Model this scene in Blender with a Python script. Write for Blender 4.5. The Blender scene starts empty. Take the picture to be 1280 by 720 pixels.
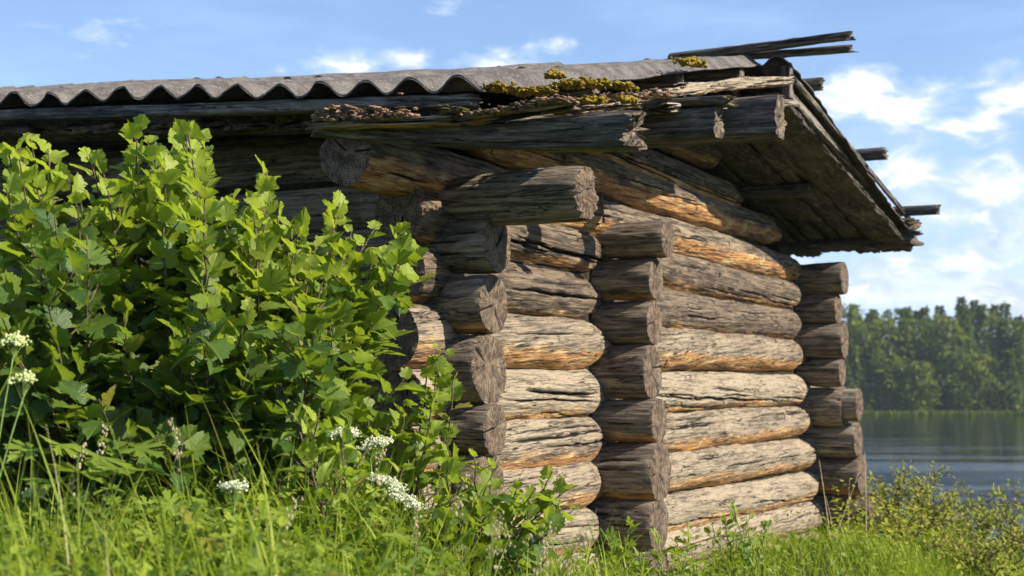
import bpy, math, random
import numpy as np
from mathutils import Vector, Matrix

# ------------------------------------------------------------------ camera, sky, sun, exposure
H = 1.0                      # eye height above the yard's zero level
F = 1800.0                   # focal length in pixels of a 1280 wide picture
PITCH = math.atan(127.0 / F)
scene = bpy.context.scene
scene.render.engine = 'CYCLES'
scene.cycles.use_denoising = True
scene.cycles.max_bounces = 6
scene.cycles.transparent_max_bounces = 8
scene.cycles.volume_bounces = 0
scene.cycles.sample_clamp_indirect = 6.0
scene.render.resolution_x, scene.render.resolution_y = 1024, 576
cd = bpy.data.cameras.new('camera')
cd.sensor_width = 36.0
cd.lens = 36.0 * F / 1280.0
cd.clip_start = 0.05
cd.clip_end = 4000
cd.dof.use_dof = True
cd.dof.focus_distance = 4.9
cd.dof.aperture_fstop = 4.8
cam = bpy.data.objects.new('camera', cd)
scene.collection.objects.link(cam)
cam.location = (0, 0, H)
cam.rotation_euler = (math.pi / 2 + PITCH, 0, 0)
scene.camera = cam

SUN_AZ = math.radians(-20)    # direction towards the sun in the ground plane, from +X
SUN_EL = math.radians(33)
sd = bpy.data.lights.new('sun', 'SUN')
sd.energy = 5.0
sd.angle = math.radians(0.6)
sd.color = (1.0, 0.91, 0.76)
sun = bpy.data.objects.new('sun', sd)
scene.collection.objects.link(sun)
S = Vector((math.cos(SUN_AZ) * math.cos(SUN_EL), math.sin(SUN_AZ) * math.cos(SUN_EL), math.sin(SUN_EL)))
sun.rotation_euler = S.to_track_quat('Z', 'Y').to_euler()
sun.location = S * 20

scene.view_settings.view_transform = 'Standard'
scene.view_settings.look = 'None'
scene.view_settings.gamma = 1.0
scene.view_settings.exposure = 0.84
SKY_STRENGTH = 0.085
SKY_TINT = (0.92, 1.0, 1.14)


class NT:
    """small helper to write node trees"""
    def __init__(self, tree):
        self.t = tree
        tree.nodes.clear()

    def n(self, kind, **kw):
        nd = self.t.nodes.new(kind)
        for k, v in kw.items():
            setattr(nd, k, v)
        return nd

    def put(self, sock, v):
        if v is None:
            return
        if isinstance(v, bpy.types.NodeSocket):
            self.t.links.new(v, sock)
        else:
            if isinstance(v, (tuple, list)) and len(v) == 3 and sock.type == 'RGBA':
                v = (*v, 1)
            sock.default_value = v

    def m(self, op, a, b=None, c=None, clamp=False):
        nd = self.n('ShaderNodeMath', operation=op, use_clamp=clamp)
        for i, v in enumerate((a, b, c)):
            if v is not None:
                self.put(nd.inputs[i], v)
        return nd.outputs[0]

    def vm(self, op, a, b=None):
        nd = self.n('ShaderNodeVectorMath', operation=op)
        self.put(nd.inputs[0], a)
        if b is not None:
            self.put(nd.inputs[1], b)
        return nd.outputs['Value'] if op in ('DOT_PRODUCT', 'LENGTH', 'DISTANCE') else nd.outputs[0]

    def noise(self, vec, scale=1.0, detail=4.0, rough=0.55, dist=0.0, out=0):
        nd = self.n('ShaderNodeTexNoise')
        self.put(nd.inputs['Vector'], vec)
        nd.inputs['Scale'].default_value = scale
        nd.inputs['Detail'].default_value = detail
        nd.inputs['Roughness'].default_value = rough
        nd.inputs['Distortion'].default_value = dist
        return nd.outputs[out]

    def mul(self, vec, s):
        return self.vm('MULTIPLY', vec, s)

    def ss(self, v, lo, hi, a=0.0, b=1.0):
        nd = self.n('ShaderNodeMapRange', interpolation_type='SMOOTHSTEP')
        self.put(nd.inputs[0], v)
        for i, x in enumerate((lo, hi, a, b)):
            self.put(nd.inputs[i + 1], x)
        return nd.outputs[0]

    def mix(self, f, a, b, blend='MIX'):
        nd = self.n('ShaderNodeMix', data_type='RGBA', blend_type=blend)
        self.put(nd.inputs[0], f)
        self.put(nd.inputs[6], a)
        self.put(nd.inputs[7], b)
        return nd.outputs[2]

    def attr(self, name, typ='GEOMETRY', out='Fac'):
        nd = self.n('ShaderNodeAttribute', attribute_type=typ, attribute_name=name)
        return nd.outputs[out]


def new_mat(name):
    mt = bpy.data.materials.new(name)
    mt.use_nodes = True
    return mt, NT(mt.node_tree)


def finish(t, color, rough=0.8, bump=None, bdist=0.005, bstr=1.0, spec=0.3, translucent=None):
    bs = t.n('ShaderNodeBsdfPrincipled')
    t.put(bs.inputs['Base Color'], color)
    t.put(bs.inputs['Roughness'], rough)
    bs.inputs['Specular IOR Level'].default_value = spec
    if bump is not None:
        b = t.n('ShaderNodeBump')
        b.inputs['Distance'].default_value = bdist
        b.inputs['Strength'].default_value = bstr
        t.put(b.inputs['Height'], bump)
        t.put(bs.inputs['Normal'], b.outputs[0])
    o = t.n('ShaderNodeOutputMaterial')
    last = bs.outputs[0]
    if translucent:
        fac, tc = translucent
        tr = t.n('ShaderNodeBsdfTranslucent')
        t.put(tr.inputs[0], tc)
        ms = t.n('ShaderNodeMixShader')
        t.put(ms.inputs[0], fac)
        t.t.links.new(last, ms.inputs[1])
        t.t.links.new(tr.outputs[0], ms.inputs[2])
        last = ms.outputs[0]
    t.t.links.new(last, o.inputs[0])


# ---- world: Nishita sky with clouds placed by direction
world = bpy.data.worlds.new('World')
scene.world = world
world.use_nodes = True
w = NT(world.node_tree)
sky = w.n('ShaderNodeTexSky', sky_type='NISHITA')
sky.sun_disc = False
sky.sun_elevation = SUN_EL
sky.sun_rotation = math.pi / 2 - SUN_AZ
sky.air_density = 1.0
sky.dust_density = 0.25
sky.ozone_density = 2.5
tc = w.n('ShaderNodeTexCoord')
sep = w.n('ShaderNodeSeparateXYZ')
w.put(sep.inputs[0], tc.outputs['Generated'])
AZ = w.m('ARCTAN2', sep.outputs[0], sep.outputs[1])
EL = w.m('ARCSINE', sep.outputs[2])
comb = w.n('ShaderNodeCombineXYZ')
w.put(comb.inputs[0], AZ)
w.put(comb.inputs[1], w.m('MULTIPLY', EL, 1.7))
CV = comb.outputs[0]
n1 = w.noise(w.mul(CV, (1, 1.3, 1)), 30, 10, 0.64, 0.5)
n2 = w.noise(w.mul(CV, (1, 2.2, 1)), 6, 5, 0.55, 0.2)
total = None
# (picture x, y, half width, half height, weight)
CLOUDS = [(435, 92, 62, 24, 1.0), (500, 84, 45, 18, .9), (620, 84, 50, 17, 1.0), (350, 97, 18, 10, .9), (565, 8, 34, 15, .45),
          (1070, 125, 62, 36, 1.15), (1125, 152, 80, 34, 1.0), (1262, 142, 60, 40, 1.15), (1205, 170, 70, 26, .8),
          (1130, 222, 44, 34, 1.1), (1225, 242, 62, 36, 1.15), (1285, 300, 60, 40, .75), (1060, 335, 50, 22, .7),
          (1180, 330, 120, 40, .8), (1150, 285, 100, 26, .65), (1230, 372, 160, 22, .75), (1060, 372, 80, 26, .8), (130, 62, 40, 16, .25), (700, 60, 40, 14, .5),
          (-150, 120, 90, 40, .9), (1420, 180, 90, 40, .9), (1500, 330, 160, 40, .8)]
for (cx, cy, hw, hh, wt) in CLOUDS:
    a0 = (cx - 640) / F
    e0 = (487 - cy) / F
    dx = w.m('DIVIDE', w.m('SUBTRACT', AZ, a0), hw / F)
    dy = w.m('DIVIDE', w.m('SUBTRACT', EL, e0), hh / F)
    d2 = w.m('ADD', w.m('MULTIPLY', dx, dx), w.m('MULTIPLY', dy, dy))
    v = w.m('MULTIPLY', w.m('SUBTRACT', 1.25, w.m('SQRT', d2)), wt)
    total = v if total is None else w.m('MAXIMUM', total, v)
dens = w.m('ADD', total, w.m('MULTIPLY', w.m('SUBTRACT', n1, 0.5), 3.6))
cmask = w.ss(dens, 0.0, 1.35)
haze_m = w.m('MULTIPLY', w.ss(n2, 0.42, 0.75), w.ss(EL, 0.02, 0.45, 0.42, 0.12))
horizon = w.ss(EL, 0.0, 0.26, 0.70, 0.18)
core = w.ss(w.m('ADD', dens, w.m('MULTIPLY', w.noise(CV, 14, 5, .5, .2), 1.2)), 1.0, 2.3)
bank_n = w.noise(w.mul(CV, (1, 1.9, 1)), 11, 8, .62, .5)
bank = w.m('MULTIPLY', w.ss(bank_n, .36, .60), w.m('MULTIPLY', w.ss(EL, .03, .19, 1, 0), w.ss(AZ, .02, .2, .35, 1)))
skyc = w.mix(1.0, sky.outputs[0], SKY_TINT, 'MULTIPLY')
veil = w.mix(w.m('ADD', haze_m, horizon, clamp=True), skyc, (4.3, 5.9, 9.1))
shade = w.mix(core, (5.6, 6.4, 8.4), (10.5, 10.4, 10.6))
bankc = w.mix(w.ss(w.noise(CV, 24, 7, .6, .3), .4, .62), (3.9, 4.6, 6.7), (7.2, 7.6, 9.0))
veil = w.mix(w.m('MULTIPLY', bank, .85), veil, bankc)
allc = w.mix(w.m('MULTIPLY', cmask, 0.95), veil, shade)
bg = w.n('ShaderNodeBackground')
w.put(bg.inputs[0], allc)
bg.inputs[1].default_value = SKY_STRENGTH
wo = w.n('ShaderNodeOutputWorld')
w.t.links.new(bg.outputs[0], wo.inputs[0])

# ------------------------------------------------------------------ numeric helpers
rng = np.random.default_rng(7)
random.seed(7)


def _hash(ix, iy, iz, seed):
    h = (ix * 374761393 + iy * 668265263 + iz * 2147483647 + seed * 974711) & 0xFFFFFFFF
    h = ((h ^ (h >> 13)) * 1274126177) & 0xFFFFFFFF
    h = h ^ (h >> 16)
    return (h & 0xFFFF) / 65535.0


def vnoise(p, seed=0):
    p = np.asarray(p, dtype=np.float64)
    i = np.floor(p).astype(np.int64)
    f = p - i
    f = f * f * (3 - 2 * f)
    r = 0
    for dx in (0, 1):
        wx = f[..., 0] if dx else 1 - f[..., 0]
        for dy in (0, 1):
            wy = f[..., 1] if dy else 1 - f[..., 1]
            for dz in (0, 1):
                wz = f[..., 2] if dz else 1 - f[..., 2]
                r = r + wx * wy * wz * _hash(i[..., 0] + dx, i[..., 1] + dy, i[..., 2] + dz, seed)
    return r * 2 - 1


def fbm(p, seed=0, octv=3, gain=0.5):
    p = np.asarray(p, dtype=np.float64)
    s = 0
    a = 1.0
    for k in range(octv):
        s = s + a * vnoise(p * 2 ** k, seed + k * 17)
        a *= gain
    return s


def sstep(x, a, b):
    t = np.clip((np.asarray(x, dtype=float) - a) / (b - a), 0, 1)
    return t * t * (3 - 2 * t)


def mesh_from(name, verts, faces, mats, mat_idx=None, attrs=None, smooth=True):
    """faces: int array (n,3) / (n,4) or list of such arrays"""
    me = bpy.data.meshes.new(name)
    verts = np.asarray(verts, dtype=np.float32)
    fl = faces if isinstance(faces, list) else [faces]
    fl = [np.asarray(f, dtype=np.int32) for f in fl if len(f)]
    loops = np.concatenate([f.ravel() for f in fl])
    counts = np.concatenate([np.full(len(f), f.shape[1], dtype=np.int32) for f in fl])
    starts = np.concatenate([[0], np.cumsum(counts)[:-1]]).astype(np.int32)
    me.vertices.add(len(verts))
    me.vertices.foreach_set('co', verts.ravel())
    me.loops.add(len(loops))
    me.loops.foreach_set('vertex_index', loops.astype(np.int32))
    me.polygons.add(len(counts))
    me.polygons.foreach_set('loop_start', starts)
    me.polygons.foreach_set('loop_total', counts)
    for mt in (mats if isinstance(mats, (list, tuple)) else [mats]):
        me.materials.append(mt)
    if mat_idx is not None:
        me.polygons.foreach_set('material_index', np.asarray(mat_idx, dtype=np.int32))
    me.polygons.foreach_set('use_smooth', np.full(len(counts), bool(smooth)))
    me.update(calc_edges=True)
    for k, v in (attrs or {}).items():
        v = np.asarray(v, dtype=np.float32)
        if v.ndim == 2:
            at = me.attributes.new(k, 'FLOAT_VECTOR', 'POINT')
            at.data.foreach_set('vector', v.ravel())
        else:
            at = me.attributes.new(k, 'FLOAT', 'POINT')
            at.data.foreach_set('value', v)
    return me


def link(name, me, parent=None, matrix=None, **props):
    o = bpy.data.objects.new(name, me)
    scene.collection.objects.link(o)
    if parent is not None:
        o.parent = parent
    if matrix is not None:
        o.matrix_basis = matrix
    for k, v in props.items():
        o[k] = v
    return o


def thing(name, label, cat, group=None, loc=(0, 0, 0)):
    o = link(name, None)
    o.location = loc
    o['label'] = label
    o['category'] = cat
    if group:
        o['group'] = group
    return o


# ---- pixel rays (used to read the cabin's measures off the photograph)
def ray(px, py):
    v = Vector(((px - 640) / F, 1.0, (360 - py) / F))
    c, s = math.cos(PITCH), math.sin(PITCH)
    return Vector((v.x, v.y * c - v.z * s, v.y * s + v.z * c)).normalized()


EYE = Vector((0, 0, H))


def P(px, py, depth):
    r = ray(px, py)
    return EYE + r * (depth / r.y)


# ---- cabin frame: a runs along the gable (away to the right), t along the building (to the left)
O = Vector((-0.30, 5.40, 0))
ANG = math.radians(26.6)
U = Vector((math.sin(ANG), math.cos(ANG), 0))
V = Vector((-math.cos(ANG), math.sin(ANG), 0))
ZUP = Vector((0, 0, 1))


def B(a, t, z):
    return O + U * a + V * t + ZUP * z


def hit_a(px, py, a):
    """hit the vertical plane a = const; gives t, z, depth"""
    r = ray(px, py)
    k = ((O + U * a - EYE).dot(U)) / r.dot(U)
    p = EYE + r * k
    return (p - O).dot(V), p.z, p.y


def hit_t(px, py, t):
    r = ray(px, py)
    k = ((O + V * t - EYE).dot(V)) / r.dot(V)
    p = EYE + r * k
    return (p - O).dot(U), p.z, p.y


# ------------------------------------------------------------------ materials
def wood_side(name, base_dark=(0.080, 0.060, 0.044), base_mid=(0.20, 0.145, 0.098), pale=(0.36, 0.29, 0.205),
              orange=(0.60, 0.29, 0.085)):
    mt, t = new_mat(name)
    gc = t.attr('gc', out='Vector')
    low = t.attr('low')
    crk = t.attr('crk')
    P_ = t.attr('pale', 'OBJECT')
    W_ = t.attr('warm', 'OBJECT')
    fib = t.noise(t.mul(gc, (2.6, 62, 62)), 1, 7, 0.68, 0.2)
    fine = t.noise(t.mul(gc, (14, 260, 260)), 1, 3, 0.6, 0.1)
    blotch = t.noise(t.mul(gc, (2.3, 11, 11)), 1, 7, 0.68, 0.8)
    blot2 = t.noise(t.mul(gc, (7, 22, 22)), 1, 4, 0.6, 0.5)
    ln = t.noise(t.mul(gc, (1.6, 30, 30)), 1, 5, 0.55, 0.7)
    ridge = t.m('ABSOLUTE', t.m('SUBTRACT', ln, 0.5))
    gate = t.ss(t.noise(t.mul(gc, (3.1, 11, 11)), 1, 2, 0.5), 0.40, 0.54)
    lines = t.m('MULTIPLY', t.ss(ridge, 0.003, 0.012, 1.0, 0.0), gate)
    # weathered pale / grey / brown
    pf = t.m('ADD', t.m('MULTIPLY', P_, 1.15), t.m('MULTIPLY', t.m('SUBTRACT', blotch, 0.5), 1.9))
    pf = t.m('ADD', pf, t.m('MULTIPLY', t.m('SUBTRACT', fib, 0.5), 1.7))
    pf = t.ss(pf, 0.12, 1.0)
    c = t.mix(t.ss(t.m('ADD', fib, t.m('MULTIPLY', t.m('SUBTRACT', blot2, .5), .8)), 0.36, 0.62), base_dark, base_mid)
    c = t.mix(pf, c, pale)
    # fresh orange wood towards the underside of the log
    of = t.m('ADD', low, t.m('MULTIPLY', t.m('SUBTRACT', blotch, 0.5), 1.4))
    of = t.m('ADD', of, t.m('MULTIPLY', t.m('SUBTRACT', blot2, 0.5), 0.9))
    of = t.m('ADD', of, t.m('MULTIPLY', W_, 0.9))
    of = t.m('MULTIPLY', t.ss(of, 0.78, 1.15), t.ss(W_, 0.0, 0.25))
    oc = t.mix(t.ss(fib, 0.35, 0.65), (0.33, 0.15, 0.06), orange)
    oc = t.mix(t.ss(blot2, 0.45, 0.7), oc, (0.66, 0.46, 0.22))
    c = t.mix(t.m('MULTIPLY', of, 0.9), c, oc)
    # dark fibres, dirt, checks
    c = t.mix(t.ss(fib, 0.46, 0.34, 0, 0.8), c, (0.05, 0.042, 0.036))
    c = t.mix(t.ss(fine, 0.48, 0.36, 0, 0.6), c, (0.06, 0.05, 0.042))
    c = t.mix(t.ss(fine, 0.55, 0.7, 0, 0.3), c, (0.50, 0.42, 0.31))
    spots = t.ss(t.noise(t.mul(gc, (16, 40, 40)), 1, 3, .6), 0.66, 0.72)
    c = t.mix(t.m('MULTIPLY', spots, .7), c, (0.045, 0.04, 0.036))
    c = t.mix(t.m('MAXIMUM', lines, t.ss(crk, 0.15, 0.75)), c, (0.014, 0.012, 0.01))
    h = t.m('ADD', t.m('MULTIPLY', fib, 0.9), t.m('MULTIPLY', fine, 0.45))
    h = t.m('SUBTRACT', h, t.m('MULTIPLY', lines, 1.0))
    finish(t, c, 0.86, h, 0.012, 1.0, 0.25)
    return mt


def wood_end(name, c1=(0.095, 0.068, 0.048), c2=(0.26, 0.19, 0.13)):
    mt, t = new_mat(name)
    gc = t.attr('gc', out='Vector')
    crk = t.attr('crk')
    warp = t.noise(gc, 18, 3, .5, 0, 1)
    yz = t.mul(t.vm('ADD', gc, t.mul(warp, (0, .012, .012))), (0, 1, 1))
    r = t.vm('LENGTH', t.mul(t.attr('ec', out='Vector'), (0, 1, 1)))
    rings = t.m('SINE', t.m('MULTIPLY', t.m('ADD', r, t.m('MULTIPLY', t.noise(gc, 14, 2), .03)), 900))
    grain = t.noise(t.mul(gc, (90, 190, 60)), 1, 4, .65)
    bl = t.noise(gc, 22, 4, .6)
    ecn = t.vm('NORMALIZE', t.mul(t.attr('ec', out='Vector'), (0, 1, 1)))
    rad = t.noise(t.vm('ADD', t.mul(ecn, (0, 6.5, 6.5)), t.mul(gc, (0, 5, 5))), 1, 3, .6)
    radl = t.m('MULTIPLY', t.ss(t.m('ABSOLUTE', t.m('SUBTRACT', rad, .5)), .004, .02, 1, 0), t.ss(r, .004, .03))
    c = t.mix(t.ss(t.m('ADD', bl, t.m('MULTIPLY', t.m('SUBTRACT', grain, .5), 1.1)), .34, .68), c1, c2)
    c = t.mix(t.ss(rings, 0.0, 0.9, 0, 0.5), c, (0.055, 0.042, 0.034))
    c = t.mix(t.m('MAXIMUM', t.m('MULTIPLY', radl, .85), t.ss(crk, .2, .7)), c, (0.014, .012, .01))
    h = t.m('ADD', grain, t.m('MULTIPLY', rings, .12))
    h = t.m('SUBTRACT', h, t.m('MULTIPLY', radl, .8))
    finish(t, c, 0.9, h, 0.005, 0.9, 0.2)
    return mt


M_LOG = wood_side('weathered_log')
M_STUB = wood_side('dark_weathered_log', (0.11, 0.09, 0.068), (0.26, 0.21, 0.155), (0.44, 0.38, 0.29))
M_END = wood_end('sawn_log_end')
M_OLD = wood_side('old_roof_timber', (0.045, 0.04, 0.036), (0.105, 0.09, 0.075), (0.36, 0.32, 0.26))
M_OLDEND = wood_end('old_timber_end', (0.10, 0.08, 0.06), (0.30, 0.24, 0.18))


def slate_mat():
    mt, t = new_mat('weathered_slate_sheet')
    g = t.n('ShaderNodeTexCoord').outputs['Object']
    a = t.noise(g, 9, 6, .6, .2)
    b = t.noise(g, 90, 4, .7)
    st = t.noise(t.mul(g, (1, 1, 1)), 34, 5, .7, 1.2)
    c = t.mix(t.ss(a, .35, .65), (0.075, .066, .060), (0.155, .14, .126))
    c = t.mix(t.ss(b, .5, .72, 0, .7), c, (0.32, .30, .275))
    c = t.mix(t.ss(b, .46, .3, 0, .8), c, (0.05, .045, .04))
    c = t.mix(t.ss(st, .6, .7, 0, .7), c, (.10, .09, .085))
    c = t.mix(t.ss(t.noise(g, 5, 5, .6), .62, .7, 0, .6), c, (.25, .22, .09))
    finish(t, c, .92, t.m('ADD', b, t.m('MULTIPLY', st, .6)), .006, .8, .2)
    return mt


M_SLATE = slate_mat()


def noisy_mat(name, c1, c2, c3=None, scale=30, bump=.01, rough=.95):
    mt, t = new_mat(name)
    g = t.n('ShaderNodeTexCoord').outputs['Object']
    a = t.noise(g, scale, 6, .65, .3)
    b = t.noise(g, scale * 4, 4, .65)
    c = t.mix(t.ss(a, .38, .62), c1, c2)
    if c3:
        c = t.mix(t.ss(b, .52, .68), c, c3)
    finish(t, c, rough, t.m('ADD', a, b), bump, 1.0, .15)
    return mt


M_MOSS = noisy_mat('yellow_moss', (0.17, .115, .016), (0.40, .285, .035), (0.55, .43, .08), 40, .012)
M_DEBRIS = noisy_mat('crumbled_rotten_wood', (0.15, .085, .05), (0.44, .30, .19), (0.60, .50, .38), 38, .014)
M_DRYMOSS = noisy_mat('dry_moss', (0.09, .07, .03), (0.22, .18, .08), (0.07, .09, .03), 45, .012)
M_BACKING = noisy_mat('moss_caulk_backing', (0.02, .018, .014), (0.05, .04, .025), None, 30, .01)  # seam filler colour for the dark panels added inside the walls
M_IRON = noisy_mat('rusty_iron', (0.05, .035, .03), (0.16, .13, .12), None, 60, .002, .6)


def leaf_mat(name, dark, light, young, tfac=.34, tcol=(0.32, .50, .03), rough=.42, spec=.35):
    mt, t = new_mat(name)
    r = t.attr('rnd')
    age = t.attr('young')
    luv = t.attr('luv', out='Vector')
    sp = t.n('ShaderNodeSeparateXYZ')
    t.put(sp.inputs[0], luv)
    an = t.m('ARCTAN2', sp.outputs[1], t.m('ADD', sp.outputs[0], .04))
    v1 = t.ss(t.m('ABSOLUTE', t.m('SINE', t.m('MULTIPLY', an, 3.2))), .02, .13, 1, 0)
    v2 = t.ss(t.m('ABSOLUTE', t.m('SINE', t.m('ADD', t.m('MULTIPLY', sp.outputs[0], 26), t.m('MULTIPLY', t.m('ABSOLUTE', sp.outputs[1]), -22)))), .05, .30, .45, 0)
    vein = t.m('MULTIPLY', t.m('MAXIMUM', v1, v2), t.ss(t.vm('LENGTH', luv), .02, .1))
    g = t.n('ShaderNodeTexCoord').outputs['Object']
    c = t.mix(r, dark, light)
    c = t.mix(age, c, young)
    c = t.mix(t.ss(t.noise(g, 45, 4, .6), .35, .7, 0, .35), c, t.mix(.5, c, light))
    c = t.mix(t.m('MULTIPLY', vein, .42), c, t.mix(.5, young, (.30, .36, .08)))
    c = t.mix(t.m('MULTIPLY', t.ss(r, .955, .99), .8), c, (.26, .20, .04))
    c = t.mix(t.m('MULTIPLY', t.ss(t.noise(g, 95, 3, .6), .66, .70), .5), c, (.12, .075, .02))
    tcm = t.mix(t.m('MULTIPLY', age, .85), t.mix(1.0, tcol, (0.55, .62, .7), 'MULTIPLY'), tcol)
    finish(t, c, rough, t.m('SUBTRACT', t.noise(g, 130, 3, .6), t.m('MULTIPLY', vein, .7)), .0025, .8, spec, (tfac, tcm))
    return mt


M_CURRANT = leaf_mat('currant_leaf', (0.036, .085, .018), (0.085, .155, .026), (0.31, .385, .038), .43, (0.50, .62, .035))
M_HERB = leaf_mat('herb_leaf', (0.08, .145, .016), (0.17, .25, .024), (0.34, .42, .04), .38, (0.46, .58, .04))
M_GRASS = leaf_mat('grass_blade', (0.085, .155, .010), (0.175, .26, .018), (0.36, .41, .030), .38, (0.42, .54, .03), .5, .25)
M_STRAWBLADE = leaf_mat('straw_blade', (.30, .25, .12), (.42, .36, .18), (.40, .36, .14), .2, (.4, .36, .15))
M_SHRUB = leaf_mat('shrub_leaf', (0.20, .24, .02), (0.34, .36, .035), (0.52, .48, .08), .45, (0.70, .72, .08))
M_FAR = leaf_mat('far_forest_leaf', (0.030, .064, .016), (0.072, .115, .020), (0.21, .235, .028), .30, (0.24, .32, .03), .8, .1)
M_BARK = noisy_mat('shrub_stem', (0.06, .045, .03), (0.15, .11, .07), (0.11, .13, .05), 60, .002)
M_STALK = noisy_mat('green_stalk', (0.10, .17, .04), (0.18, .26, .06), None, 60, .001)
M_STRAW = noisy_mat('dry_straw', (0.30, .24, .13), (0.46, .38, .24), None, 40, .001)
M_WHITE = noisy_mat('white_floret', (0.46, .48, .28), (0.70, .71, .55), (0.40, .46, .18), 90, .001)
M_YELFLOR = noisy_mat('yellow_green_floret', (0.34, .42, .11), (0.62, .66, .30), (0.7, .7, .5), 90, .001)

# ------------------------------------------------------------------ log and beam builder


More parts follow.
